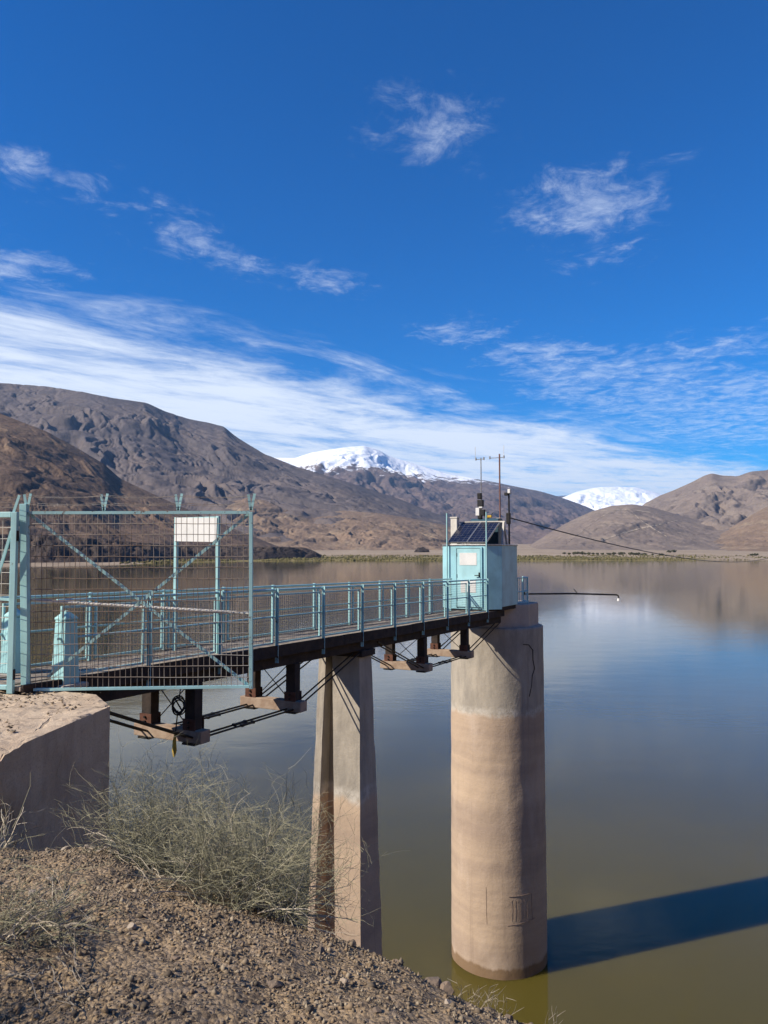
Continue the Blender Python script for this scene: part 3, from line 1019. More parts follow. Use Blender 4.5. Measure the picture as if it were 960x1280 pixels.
# trussed underside: posts, cross beams, braces, rods
BOT = HC - 2.66
FR = (11.86, 14.22, 19.2, 21.7)
for zn in FR:
    zb = BOT - 0.0045 * (zn - 11.86)
    for wv in (0.08, WID - 0.08):
        p = BP(zn, wv, 0)
        ps = MB().post(p, BL, 0.20, 0.18, zb - 0.02, p.z - 0.39).build('truss_post', TARWOOD, bridge, bevel=0.01)
        br = MB()
        br.post(p - BD * 0.10, BL, 0.24, 0.014, zb - 0.02, zb + 0.15)
        br.post(p + BD * 0.10, BL, 0.24, 0.014, zb - 0.02, zb + 0.15)
        br.build('bracket', BRACKET, ps)
        for hz in (0.03, 0.10):
            bl = MB()
            bl.bar(p - BD * 0.105 + Vector((0, 0, zb + hz - p.z)), p - BD * 0.135 + Vector((0, 0, zb + hz - p.z)), 0.03, 0.03)
            bl.build('bolt', DARKSTEEL, ps)
    c0 = BP(zn, -0.16, 0)
    c1 = BP(zn, WID + 0.16, 0)
    c0.z = c1.z = zb - 0.11
    MB().bar(c0, c1, 0.22, 0.19).build('cross_beam', BEAMWOOD, bridge, bevel=0.012)
    ta = BP(zn, 0.2, -0.42)
    tb = BP(zn, WID - 0.2, -0.42)
    ba = BP(zn, 0.2, 0)
    bb = BP(zn, WID - 0.2, 0)
    ba.z = bb.z = zb + 0.05
    MB().tube([ta + BD * .03, bb + BD * .03], 0.009, 5).build('brace_rod', DARKSTEEL, bridge)
    MB().tube([tb - BD * .03, ba - BD * .03], 0.009, 5).build('brace_rod', DARKSTEEL, bridge)


def low(zn, wv, dz=-0.16):
    p = BP(zn, wv, 0)
    p.z = BOT - 0.0045 * (zn - 11.86) + dz
    return p


for (za, z1_, z2_, zb) in ((9.75, FR[0], FR[1], 16.45), (17.0, FR[2], FR[3], 24.2)):
    for wv in (0.0, 0.14, WID - 0.14, WID):
        MB().tube([BP(za, wv, -0.28), low(z1_, wv)], 0.017, 6).build('tie_rod', DARKSTEEL, bridge)
        MB().tube([low(z1_, wv), low(z2_, wv)], 0.017, 6).build('tie_rod', DARKSTEEL, bridge)
        MB().tube([low(z2_, wv), BP(zb, wv, -0.38)], 0.017, 6).build('tie_rod', DARKSTEEL, bridge)
        a, b = low(z1_, wv), low(z2_, wv)
        d = (b - a).normalized()
        mid = a.lerp(b, 0.5 + random.uniform(-.06, .06))
        tb_ = MB()
        for s in (-1, 1):
            tb_.bar(mid - d * 0.14 + BL * 0.022 * s, mid + d * 0.14 + BL * 0.022 * s, 0.012, 0.03)
            tb_.bar(mid + d * 0.12 * s, mid + d * 0.17 * s, 0.06, 0.045)
        tb_.build('turnbuckle', DARKSTEEL, bridge)
    for zn in (z1_, z2_):                            # hanger plates under the cross beams
        for wv in (0.07, WID - 0.07):
            q = low(zn, wv, -0.22)
            MB().bar(q - BL * 0.12, q + BL * 0.12, 0.26, 0.03).build('hanger_plate', DARKSTEEL, bridge)

# ------------------------------------------------------------------ middle pier
pc = BP(16.55, WID / 2, 0)
PR = -BL
PF = -BD


def pier_section(z):
    d = (11.15 - z)
    wd = 1.0 + 0.051 * d
    dp = 0.52 + 0.066 * d
    fl = 0.17
    gr = 0.16 + 0.061 * d
    gd = 0.24 + 0.035 * d
    xl = -wd / 2
    return [(xl, -dp / 2), (wd / 2, -dp / 2), (wd / 2, dp / 2), (xl + fl + gr, dp / 2), (xl + fl + gr, dp / 2 - gd), (xl + fl, dp / 2 - gd), (xl + fl, dp / 2), (xl, dp / 2)]


mb = MB()
zs = np.linspace(-1.5, deck_z(16.5) - 0.40, 60)
sub = 5
nring = None
for z in zs:
    sec = pier_section(z)
    ring = []
    for i in range(len(sec)):
        a = sec[i]
        b = sec[(i + 1) % len(sec)]
        for j in range(sub):
            ring.append((a[0] + (b[0] - a[0]) * j / sub, a[1] + (b[1] - a[1]) * j / sub))
    nring = len(ring)
    for i, (r_, f_) in enumerate(ring):
        e = 0.014 * float(fbm(np.array(z * 2.2 + i * 0.9), np.array(i * 1.3), 400, 3)) + (0.012 * random.uniform(-1, 0.3) if i % sub == 0 else 0)
        p = Vector((pc.x, pc.y, z)) + PR * r_ * (1 + e) + PF * f_ * (1 + e)
        mb.v.append(tuple(p))
for k in range(len(zs) - 1):
    for i in range(nring):
        a = k * nring + i
        b = k * nring + (i + 1) % nring
        mb.f.append((a, a + nring, b + nring, b))
mb.f.append(tuple((len(zs) - 1) * nring + i for i in reversed(range(nring))))
pier = thing('bridge_pier', 'tapering grooved concrete pier under the middle of the footbridge', 'pier', (pc.x, pc.y, -1.5))
mb.build('shaft', COLUMN, pier)
hp = [pc + PR * i + PF * j for i, j in ((-.58, -.3), (.58, -.3), (.58, .3), (-.58, .3))]
MB().prism([(q.x, q.y) for q in hp], deck_z(16.5) - 0.53, deck_z(16.5) - 0.395).build('bearing_block', TARWOOD, pier, bevel=0.01)

# ------------------------------------------------------------------ round tower
TC = Vector((3.80, 26.1, 0))
TR = 1.54
tower = thing('intake_tower', 'tall round concrete tower standing in the lake, stained pink below a white high-water ring', 'tower', (TC.x, TC.y, -1.5))
mb = MB()
nseg = 112
zs = np.concatenate([np.linspace(-1.5, 10.74, 90), [10.80, 10.83]])
for k, z in enumerate(zs):
    for i in range(nseg):
        a = 2 * math.pi * i / nseg
        e = 0.011 * float(fbm(np.array(math.cos(a) * 3 + 7), np.array(math.sin(a) * 3 + z * 1.1), 500, 4))
        rr = TR + 0.004 * (10 - z) * 0.6 + e - (0.05 if k == len(zs) - 1 else 0)
        mb.v.append((TC.x + rr * math.cos(a), TC.y + rr * math.sin(a), z))
for k in range(len(zs) - 1):
    for i in range(nseg):
        a = k * nseg + i
        b = k * nseg + (i + 1) % nseg
        mb.f.append((a, b, b + nseg, a + nseg))
mb.f.append(tuple((len(zs) - 1) * nseg + i for i in range(nseg)))
shaft = mb.build('shaft', COLUMN, tower, smooth=True)
cap = []
for i in range(8):
    a = math.atan2(BD.y, BD.x) + R(22.5) + i * R(45)
    cap.append((TC.x + 1.40 * math.cos(a), TC.y + 1.40 * math.sin(a)))
MB().prism(cap, 10.8, 11.56).build('cap', CAPCON, tower, bevel=0.02)


def on_tower(px, z, proud=0.004):
    """point on the tower face in the direction of a photo column, height z"""
    dx, _ = ray(px, 900)
    d = Vector((dx, 1, 0)).normalized()
    b = d.dot(TC)
    rr = TR + 0.0024 * (10 - z) + 0.010 + proud
    disc = max(0.0, b * b - (TC.length_squared - rr * rr))
    t_ = b - math.sqrt(disc)
    return Vector((d.x * t_, d.y * t_, z))


def zat(py, Yd=24.6):
    return HC + ray(620, py)[1] * Yd


seam = MB()


def tline(a, b, r_, n_=7):
    pts_ = [on_tower(a[0] + (b[0] - a[0]) * i / n_, zat(a[1] + (b[1] - a[1]) * i / n_), 0.002) for i in range(n_ + 1)]
    seam.tube(pts_, r_, 4)


tline((634, 1120), (662, 1119), 0.006)
tline((606, 1110), (606.5, 1156), 0.004)
tline((632, 1156), (666, 1152), 0.005)
tline((662, 1119), (663, 1153), 0.004)
for q in range(6):
    tline((637 + q * 4.0, 1124), (637 + q * 4.0, 1150), 0.0032)
seam.build('patch_seam', SEAM, shaft)
ck = MB()
pts = [on_tower(px, zat(py), 0.0) for px, py in ((655, 806), (662, 807), (667, 814), (667, 826), (669, 838), (666, 846), (665, 858), (662, 872))]
ck.tube(pts, 0.013, 5)
ck.build('crack', BLACK, shaft)

# ------------------------------------------------------------------ cabin on the tower
c_fr = BP(23.4, 0.15, 0)
CZ0, CZ1 = 11.565, 13.44
CW, CH, CS = 1.2, 0.55, 1.5
dirs = []
p = Vector((c_fr.x, c_fr.y, 0))
corners = [p.copy()]
d45 = (BD - BL).normalized()
for dv, ln in ((d45, CH), (BD, CS), ((BD + BL).normalized(), CH), (BL, CW), (-d45, CH), (-BD, CS), (-(BD + BL).normalized(), CH)):
    p = p + dv * ln
    corners.append(p.copy())
cc = sum(corners, Vector((0, 0, 0))) / 8
cabin = thing('gauge_cabin', 'light blue steel cabin with a flat roof on top of the round tower', 'cabin', (cc.x, cc.y, CZ0))
for i in range(8):
    a = corners[i]
    b = corners[(i + 1) % 8]
    nrm = Vector(((b - a).y, -(b - a).x, 0)).normalized()
    zlo = CZ0 if i in (1, 2, 3, 4, 5) else CZ0 - 0.07
    mbx = MB()
    q0, q1 = a + (b - a).normalized() * 0.004, b - (b - a).normalized() * 0.004
    inn = -nrm * 0.05
    mbx.box8([Vector((v.x, v.y, zlo)) for v in (q0, q1, q1 + inn, q0 + inn)] + [Vector((v.x, v.y, CZ1)) for v in (q0, q1, q1 + inn, q0 + inn)])
    mbx.build('wall_panel', CABIN, cabin, bevel=0.006)
rf = [(cc + (c - cc) * 1.02) for c in corners]
MB().prism([(q.x, q.y) for q in rf], CZ1 + 0.002, CZ1 + 0.05).build('roof', GALV, cabin, bevel=0.008)
fl = [(cc + (c - cc) * 0.97) for c in corners]
MB().prism([(q.x, q.y) for q in fl], CZ0 - 0.12, CZ0 - 0.002).build('floor', TARWOOD, cabin)
# door in the front face (faces back along the bridge)
fa = corners[0]            # right corner of the front face
fb = corners[7]            # left corner
FX = (fb - fa).normalized()
FN = -BD


def face(wv, z, out=0.0):
    q = fa + FX * wv + FN * out
    return Vector((q.x, q.y, z))


def panel(mbx, w0, w1, z0, z1, o0, o1):
    mbx.box8([face(w0, z0, o0), face(w1, z0, o0), face(w1, z0, o1), face(w0, z0, o1), face(w0, z1, o0), face(w1, z1, o0), face(w1, z1, o1), face(w0, z1, o1)])
    return mbx


door = panel(MB(), 0.16, 0.92, CZ0 + 0.0, CZ0 + 1.78, 0.012, 0.04).build('door', DOORM, cabin, bevel=0.006)
fr = MB()
panel(fr, 0.10, 0.145, CZ0, CZ0 + 1.84, 0.002, 0.05)
panel(fr, 0.935, 0.98, CZ0, CZ0 + 1.84, 0.002, 0.05)
panel(fr, 0.146, 0.934, CZ0 + 1.795, CZ0 + 1.84, 0.002, 0.05)
fr.build('door_frame', CABIN, door)
panel(MB(), 0.27, 0.83, CZ0 + 1.28, CZ0 + 1.66, 0.042, 0.048).build('notice', WHITE, door)
panel(MB(), 0.30, 0.80, CZ0 + 0.44, CZ0 + 0.82, 0.042, 0.048).build('notice', WHITE, door)
hd = MB()
panel(hd, 0.17, 0.21, CZ0 + 0.92, CZ0 + 1.06, 0.042, 0.055)
hd.tube([face(0.19, CZ0 + 0.97, 0.05), face(0.19, CZ0 + 0.97, 0.10), face(0.32, CZ0 + 0.965, 0.10)], 0.013, 6)
hd.build('handle', DARKSTEEL, door)
hg = MB()
for hz in (0.25, 0.95, 1.6):
    hg.tube([face(0.925, CZ0 + hz - 0.05, 0.045), face(0.925, CZ0 + hz + 0.05, 0.045)], 0.012, 6)
hg.build('hinge', DARKSTEEL, door)

for wv, nm in ((-0.06, 'slim pale pole beside the cabin door handle, taller than the cabin'), (1.24, 'slim pale pole at the hinge side of the cabin door, taller than the cabin')):
    q = face(wv, 0, 0.07)
    pl = thing('corner_pole', nm, 'pole', (q.x, q.y, deck_z(23.3)), 'poles at the cabin front')
    MB().tube([Vector((q.x, q.y, deck_z(23.3) - 0.02)), Vector((q.x, q.y, 14.46))], 0.022, 8).build('tube', PAINT, pl)
    MB().tube([Vector((q.x, q.y, 14.462)), Vector((q.x, q.y, 14.485))], 0.026, 8).build('end_cap', GALV, pl)

# solar panels leaning back over the front of the roof
RT = CZ1 + 0.052
for j, (w0, w1) in enumerate(((-0.03, 0.60), (0.62, 1.25))):
    lab = ('dark framed solar panel on the cabin roof, the one beside the white prop legs', 'dark framed solar panel on the cabin roof, the one beside the white block')[j]
    a0 = face(w0, RT + 0.03, -0.02)
    a1 = face(w1, RT + 0.03, -0.02)
    up = BD * 1.25 + Vector((0, 0, 0.66))
    nrm = FX.cross(up).normalized()
    if nrm.z < 0:
        nrm = -nrm
    sp = thing('solar_panel', lab, 'solar panel', tuple(a0.lerp(a1, .5)), 'solar panels on the cabin roof')
    mbx = MB()
    th = nrm * 0.035
    mbx.box8([a0, a1, a1 + up, a0 + up, a0 + th, a1 + th, a1 + up + th, a0 + up + th])
    mbx.build('module', CELL, sp)
    gl = MB()
    tn = nrm * 0.0375
    e1 = (a1 - a0)
    for i in range(1, 4):
        q = a0 + e1 * (i / 4)
        gl.bar(q + up * 0.03 + tn, q + up * 0.97 + tn, 0.006, 0.003, nrm)
    for i in range(1, 9):
        q = a0 + up * (i / 9)
        gl.bar(q + e1 * 0.03 + tn * 1.03, q + e1 * 0.97 + tn * 1.03, 0.006, 0.003, nrm)
    gl.build('cell_lines', GALV, sp)
    fm = MB()
    tn = nrm * 0.022
    fm.bar(a0 + tn, a0 + up + tn, 0.024, 0.05, nrm)
    fm.bar(a1 + tn, a1 + up + tn, 0.024, 0.05, nrm)
    fm.bar(a0 + tn, a1 + tn, 0.024, 0.048, nrm)
    fm.bar(a0 + up + tn, a1 + up + tn, 0.024, 0.048, nrm)
    fm.build('frame', GALV, sp)
rk = thing('panel_rack', 'white metal prop legs and bar holding up the solar panels', 'rack', tuple(face(0.6, RT, -1.2)))
for wv in (-0.16, 1.27):
    hi = face(wv, RT + 0.70, -1.25)
    MB().bar(hi, face(wv, RT - 0.01, -1.10), 0.06, 0.06, FX).build('leg', OFFWHITE, rk)
    MB().bar(hi + Vector((0, 0, 0.02)), face(wv, RT - 0.01, -1.56), 0.06, 0.06, FX).build('leg', OFFWHITE, rk)
MB().bar(face(-0.2, RT + 0.73, -1.27), face(1.35, RT + 0.73, -1.27), 0.05, 0.045).build('bar', OFFWHITE, rk)

# dark sheet-metal box behind the panels with small instruments on it
bq = thing('equipment_box', 'dark teal sheet-metal box behind the solar panels on the cabin roof', 'box', tuple(face(0.4, RT, -1.78)))
mbx = MB()
prof = [(-1.62, 0.0), (-1.62, 0.80), (-1.68, 0.86), (-1.98, 0.86), (-2.08, 0.80), (-2.08, 0.0)]
vv = [face(0.15, RT + z, y_) for y_, z in prof] + [face(1.12, RT + z, y_) for y_, z in prof]
mbx.add(vv, [tuple(range(6)), tuple(reversed(range(6, 12)))] + [(i, i + 6, (i + 1) % 6 + 6, (i + 1) % 6) for i in range(6)])
mbx.build('housing', mat('dark_teal_metal', (0.05, 0.11, 0.15), 0.4, 0.2, var=0.3, scale=4), bq, bevel=0.015)
MB().bar(face(0.1, RT + 0.868, -1.75), face(0.24, RT + 0.868, -1.75), 0.12, 0.012).build('vent', OFFWHITE, bq)
st = thing('vent_stack', 'off-white square stack at the back corner of the cabin roof', 'stack', tuple(face(1.43, RT, -1.05)))
qv = face(1.43, 0, -1.05)
MB().post(qv, BL, 0.22, 0.22, RT, RT + 0.86).build('shaft', OFFWHITE, st, bevel=0.01)
MB().post(qv, BL, 0.26, 0.26, RT + 0.862, RT + 0.90).build('cover', OFFWHITE, st, bevel=0.008)
yg = thing('rain_gauge', 'small yellow instrument with prongs on top of the dark roof box', 'instrument', tuple(face(0.52, RT + 0.86, -1.75)))
MB().bar(face(0.42, RT + 0.93, -1.75), face(0.66, RT + 0.93, -1.75), 0.08, 0.08).build('body', YELLOW, yg, bevel=0.01)
fk = MB()
for wv in (0.36, 0.7, 0.78):
    fk.tube([face(0.54, RT + 0.88, -1.75), face(wv, RT + 1.06, -1.75)], 0.008, 5)
fk.tube([face(0.54, RT + 0.855, -1.75), face(0.54, RT + 0.9, -1.75)], 0.02, 6)
fk.build('prong', DARKSTEEL, yg)


def mast(name, label, base, top, r, rm, arms, boxes, rod=None):
    base = Vector(base)
    t_ = thing(name, label, 'mast', tuple(base))
    MB().tube([base - Vector((0, 0, 0.01)), Vector((base.x, base.y, top))], r, 8).build('tube', rm, t_)
    for (z, l0, l1) in arms:
        q = Vector((base.x, base.y, z))
        ar = MB().tube([q + FX * l0, q - FX * l1], 0.011, 6).build('crossarm', GALV, t_)
        hd_ = MB()
        for e_ in (l0, -l1):
            u_ = q + FX * e_
            hd_.tube([u_ + Vector((0, 0, -.03)), u_ + Vector((0, 0, .06))], 0.026, 7)
        hd_.build('sensor', GALV, ar)
    for (z, w_, h_, mt, off, nm) in boxes:
        q = Vector((base.x, base.y, z)) - FX * off
        MB().post(q - BD * 0.06, BL, w_, 0.14, z - h_ / 2, z + h_ / 2).build(nm, mt, t_, bevel=0.012)
    if rod:
        q = Vector((base.x, base.y, rod[0])) + FX * rod[2]
        MB().tube([q, q + Vector((0, 0, rod[1]))], 0.007, 5).build('whip_antenna', OFFWHITE, t_)
    return t_


m1 = face(0.78, 0, -1.75)
mast('weather_mast', 'thin weather mast carrying boxes and a cross-arm above the cabin roof', (m1.x, m1.y, RT + 0.86), 16.38, 0.017, GALV,
     [(16.33, 0.18, 0.10)],
     [(15.1, 0.13, 0.2, DARKSTEEL, -0.03, 'instrument'), (14.86, 0.19, 0.22, BLACK, 0.0, 'instrument'), (14.72, 0.12, 0.05, WHITE, 0.02, 'bracket'), (14.58, 0.13, 0.26, WHITE, -0.09, 'radio_box'), (14.55, 0.16, 0.2, BLACK, 0.07, 'battery_box'), (14.40, 0.13, 0.1, DARKSTEEL, -.02, 'clamp')], rod=(16.33, 0.42, 0.2))
m2 = face(0.22, 0, -2.0)
mast('radio_mast', 'plain reddish radio mast with a short cross-arm above the cabin roof', (m2.x, m2.y, RT + 0.85), 16.5, 0.026, mat('red_primer', (0.24, 0.12, 0.10), 0.6, 0.1, var=0.3, scale=6), [(16.38, 0.34, 0.15)], [], rod=(16.38, 0.4, -0.15))
m3 = Vector((4.10, 25.15, 0))
mast('camera_mast', 'short black mast with a round camera head at the edge of the cabin roof', (m3.x, m3.y, RT), 15.2, 0.028, BLACK,
     [], [(15.24, 0.09, 0.14, WHITE, 0.04, 'camera'), (15.15, 0.12, 0.1, BLACK, -0.06, 'bracket'), (14.35, 0.12, 0.36, DARKSTEEL, 0.0, 'junction_box')])

# cable running off to a pole on the right
ca = Vector((m3.x, m3.y, 14.38))
cb = Vector((64, 118, 15.0))
pts = []
for i in range(61):
    t_ = i / 60
    q = ca.lerp(cb, t_)
    q.z -= 4 * 2.2 * t_ * (1 - t_)
    pts.append(q)
tag(MB().tube(pts, 0.022, 5).build('overhead_cable', BLACK, base=ca), 'black cable sagging from the cabin roof out over the lake', 'cable')
up_ = thing('utility_pole', 'bare wooden pole in the water holding the end of the cable', 'pole', (64, 118, -1))
MB().tube([(64, 118, -1), (64, 118, 15.3)], [0.16, 0.11], 10).build('shaft', TARWOOD, up_)

# little railing behind the cabin and the float arm over the water
prl = thing('platform_railing', 'short blue railing on the tower edge behind the cabin', 'railing', (TC.x + 1.0, TC.y, 11.5))
rp = [(TC.x + 0.55, TC.y - 0.95), (TC.x + 0.96, TC.y - 0.55), (TC.x + 1.05, TC.y - 0.05), (TC.x + 0.98, TC.y + 0.45)]
for q in rp:
    MB().tube([(q[0], q[1], 11.49), (q[0], q[1], 12.42)], 0.024, 8).build('post', PAINT, prl)
for hh in (12.4, 11.95, 11.6):
    MB().tube([(q[0], q[1], hh) for q in rp], 0.017, 8).build('rail', PAINT, prl)
bal = MB()
for i in range(3):
    for j in range(1, 5):
        x_ = rp[i][0] + (rp[i + 1][0] - rp[i][0]) * j / 5
        y_ = rp[i][1] + (rp[i + 1][1] - rp[i][1]) * j / 5
        bal.tube([(x_, y_, 11.6), (x_, y_, 12.4)], 0.009, 5)
bal.build('baluster', PAINT, prl)
arm = thing('sensor_arm', 'thin dark pipe reaching out from the tower over the water with a hooked end', 'pipe', (4.9, 26.2, 11.8))
A0, A1, A2 = at(655, 742.5, 26.2), at(715, 742, 26.3), at(771, 743.5, 26.4)
MB().tube([A0, A1, A2], 0.028, 8).build('pipe', DARKSTEEL, arm)
MB().tube([A2, A2 + Vector((0.05, 0, -0.03)), A2 + Vector((0.06, 0, -0.12))], 0.024, 8).build('elbow', DARKSTEEL, arm)
MB().tube([A2 + Vector((0.06, 0, -0.12)), A2 + Vector((0.06, 0, -0.21))], [0.04, 0.055], 10).build('sensor', WHITE, arm)
MB().tube([at(722, 742, 26.3), at(717, 736, 26.3)], 0.012, 6).build('stay', DARKSTEEL, arm)
MB().tube([at(655, 742.5, 26.2), Vector((TC.x + 0.98, TC.y, 11.95))], 0.02, 6).build('bracket', DARKSTEEL, arm)

# ------------------------------------------------------------------ abutment
AT = 11.56
ab_poly = [(-2.95, 8.37), (-3.36, 9.06), (-5.6, 10.2), (-9.0, 10.2), (-9.0, 2.0), (-3.75, 2.0), (-3.18, 6.3)]
bm = bmesh.new()
lo = [bm.verts.new((x, y, 7.0)) for x, y in ab_poly]
hi = [bm.verts.new((x, y, AT)) for x, y in ab_poly]
n = len(ab_poly)
bm.faces.new(hi)
bm.faces.new(list(reversed(lo)))
for i in range(n):
    bm.faces.new((lo[i], lo[(i + 1) % n], hi[(i + 1) % n], hi[i]))
bmesh.ops.triangulate(bm, faces=bm.faces[:])
for it in range(7):
    es = [e for e in bm.edges if e.calc_length() > 0.085 and (e.verts[0].co.x > -6.2 or e.verts[1].co.x > -6.2) and max(e.verts[0].co.y, e.verts[1].co.y) > 4.5 and max(e.verts[0].co.z, e.verts[1].co.z) > 9.3]
    if not es:
        break
    bmesh.ops.subdivide_edges(bm, edges=es, cuts=1)
    bmesh.ops.triangulate(bm, faces=[f for f in bm.faces if len(f.verts) > 3])
bm.normal_update()
vs = list(bm.verts)
P = np.array([v.co[:] for v in vs])
Nn = np.array([v.normal[:] for v in vs])
n1 = fbm(P[:, 0] * 1.6, P[:, 1] * 1.6 + P[:, 2] * 1.3, 600, 4)
n2 = fbm(P[:, 0] * 6 + P[:, 2] * 4, P[:, 1] * 6, 640, 4)
top = P[:, 2] > AT - 0.001
edge = np.zeros(len(vs))
for i, v in enumerate(vs):
    if top[i] and any(abs(f.normal.z) < 0.5 for f in v.link_faces):
        edge[i] = 1
layer = np.round((n1 + 0.35 * n2) * 1.6) / 1.6              # broken slabs on top
dz_ = np.where(top, np.where(edge > 0, -0.02 * np.clip(n2 - 0.15, 0, 1.2) - 0.002, 0.016 * layer + 0.004 * n2), 0)
dn = np.where(top, 0, 0.004 * n2 + 0.006 * n1)
# a lump broken out of the face low on the near end
hole = np.exp(-(((P[:, 1] - 6.35) / 0.28) ** 2 + ((P[:, 2] - 10.95 + 0.35 * (P[:, 1] - 6.35)) / 0.20) ** 2)) * (P[:, 0] > -3.6)
dn = dn - np.where(top, 0, 0.26 * hole * (0.8 + 0.8 * n2))
corner = np.exp(-((P[:, 1] - 6.25) / 0.35) ** 2) * (P[:, 0] > -3.5) * top
dz_ = dz_ - 0.10 * corner * (0.7 + n2)
for i, v in enumerate(vs):
    v.co = Vector(P[i] + Nn[i] * dn[i] + np.array([0, 0, dz_[i]]))
me = bpy.data.meshes.new('block')
bm.to_mesh(me)
bm.free()
abut = thing('abutment', 'massive worn concrete abutment block at the near end of the footbridge', 'abutment', (-4.2, 7.5, 9.6))
link('block', me, ABUT, abut)
# loose grit and flakes on the abutment top
n = 2600
qx = rng.uniform(-5.6, -3.2, n)
qy = rng.uniform(6.4, 9.4, n)
kp = (qx < -3.25 - 0.12 * np.clip(8.4 - qy, 0, 3)) & (fbm(qx * 1.3, qy * 1.3, 700, 3) + rng.uniform(-.5, .3, n) > -0.05)
qx, qy = qx[kp], qy[kp]
qs = 0.006 + 0.022 * rng.uniform(0, 1, len(qx)) ** 3
tag(scatter('grit', GRAVEL, np.stack([qx, qy, np.full(len(qx), AT + 0.012)], 1), qs, SMALL_V, SMALL_F, flat=(.3, .6)), 'grit and concrete flakes lying on the abutment', kind='stuff')

# ------------------------------------------------------------------ pillars at the bridge entrance
for (q, lab) in ((BP(9.69, 0.0, 0), 'stout light blue tapered pillar with pyramid top beside the wing fence panel'),
                 (BP(9.69, 0.98, 0), 'stout light blue tapered pillar with pyramid top partly behind the gate post')):
    zb = AT - 0.01
    pt = thing('entrance_pillar', lab, 'pillar', (q.x, q.y, zb), 'pillars at the bridge entrance')
    vs = []
    for s, z in ((0.122, zb), (0.092, zb + 0.82), (0.100, zb + 0.825), (0.098, zb + 0.85), (0.012, zb + 0.94)):
        for i, j in ((-1, -1), (1, -1), (1, 1), (-1, 1)):
            v = Vector((q.x, q.y, 0)) + BL * (-i * s) + BD * (j * s)
            vs.append((v.x, v.y, z))
    fs = [(3, 2, 1, 0), (16, 17, 18, 19)]
    MB().add(vs[:8], [(3, 2, 1, 0), (4, 5, 6, 7)] + [(i, (i + 1) % 4, (i + 1) % 4 + 4, i + 4) for i in range(4)]).build('shaft', PAINT_PILLAR, pt, bevel=0.01)
    MB().add(vs[8:], [(3, 2, 1, 0), (8, 9, 10, 11)] + [(k * 4 + i, k * 4 + (i + 1) % 4, k * 4 + (i + 1) % 4 + 4, k * 4 + i + 4) for k in range(2) for i in range(4)]).build('pyramid_top', PAINT_PILLAR, pt, bevel=0.006)
    MB().post(q, BL, 0.40, 0.40, zb - 0.02, zb + 0.04).build('footing', CAPCON, pt, bevel=0.015)

# ------------------------------------------------------------------ wing fence beside the bridge entrance
FY = 9.2
fence = thing('wing_fence', 'tall light blue framed mesh fence panel with crossed braces sticking out over the drop', 'fence', tuple(at(34, 862, FY)))


def fp(px, py, dy=0.0):
    return at(px, py, FY + dy)


MB().bar(fp(32.5, 866), fp(30.5, 630), 0.085, 0.085, (0, 1, 0)).build('post', PAINT, fence, bevel=0.005)
MB().bar(fp(314, 861), fp(314, 640), 0.042, 0.042, (0, 1, 0)).build('post', PAINT_RUSTY, fence, bevel=0.004)
MB().bar(fp(36, 641), fp(312, 640.5), 0.035, 0.035).build('top_bar', PAINT_RUSTY, fence)
MB().bar(fp(36, 862), fp(312, 858), 0.045, 0.03).build('bottom_bar', PAINT, fence)
MB().bar(fp(38, 643, .03), fp(311, 857, .03), 0.012, 0.036).build('diagonal_brace', PAINT_RUSTY, fence)
MB().bar(fp(311, 643, .05), fp(60, 846, .05), 0.012, 0.036).build('diagonal_brace', PAINT_RUSTY, fence)
MB().tube([fp(36, 750, .06), fp(312, 767, .06)], 0.02, 8).build('mid_rail', OFFWHITE, fence)
ms = MB()
x0, x1 = 38, 311
nv = 39
for i in range(nv + 1):
    px = x0 + (x1 - x0) * i / nv + random.uniform(-.6, .6)
    b_ = random.uniform(-1.2, 1.2)
    ms.tube([fp(px, 642, -.012), fp(px + b_, 720, -.012), fp(px - b_ * .6, 790, -.012), fp(px, 860, -.012)], 0.0042 if i % 2 == 0 else 0.003, 4, False)
nh = 16
for i in range(1, nh):
    py = 641 + 219 * i / nh
    pts = [fp(x0 + (x1 - x0) * j / 8, py + random.uniform(-.7, .7), -.018) for j in range(9)]
    ms.tube(pts, 0.0042, 4, False)
ms.build('wire_mesh', RUSTWIRE, fence)
arms_ = (34, 130, 223, 314)
for k, px in enumerate(arms_):
    zt = 638
    MB().bar(fp(px, zt), fp(px + 4.5, 617), 0.03, 0.008, (0, 1, 0)).build('wire_arm', PAINT, fence)
    MB().bar(fp(px - .5, zt), fp(px - 3.5, 618), 0.03, 0.008, (0, 1, 0)).build('wire_arm', PAINT_RUSTY, fence)
bw = MB()
for (o_, py) in ((4, 619), (-3, 620), (2, 628), (-2, 630)):
    prevp = None
    for k in range(len(arms_) - 1):
        a = fp(arms_[k] + o_, py, 0.01 * o_)
        b = fp(arms_[k + 1] + o_, py, 0.01 * o_)
        m_ = a.lerp(b, 0.5) - Vector((0, 0, 0.025))
        bw.tube([a, a.lerp(m_, .5) - Vector((0, 0, .008)), m_, m_.lerp(b, .5) - Vector((0, 0, .008)), b], 0.0022, 4, False)
        for j in range(1, 8):
            q = a.lerp(b, j / 8) - Vector((0, 0, 0.025 * 4 * (j / 8) * (1 - j / 8)))
            dv = Vector((random.uniform(-1, 1), random.uniform(-1, 1), random.uniform(-1, 1))).normalized() * 0.018
            bw.tube([q - dv, q + dv], 0.0018, 3, False)
bw.build('barbed_wire', RUSTWIRE, fence)

# ------------------------------------------------------------------ gate
gate = thing('entrance_gate', 'light blue framed mesh gate closing the bridge entrance', 'gate', tuple(at(24, 864, 9.08)))


def gp(a, h):
    """a metres left of the hinge side, h metres above the gate's foot"""
    return Vector((-4.33 - a * 0.985, 9.06 + a * 0.17, AT + 0.01 + h))


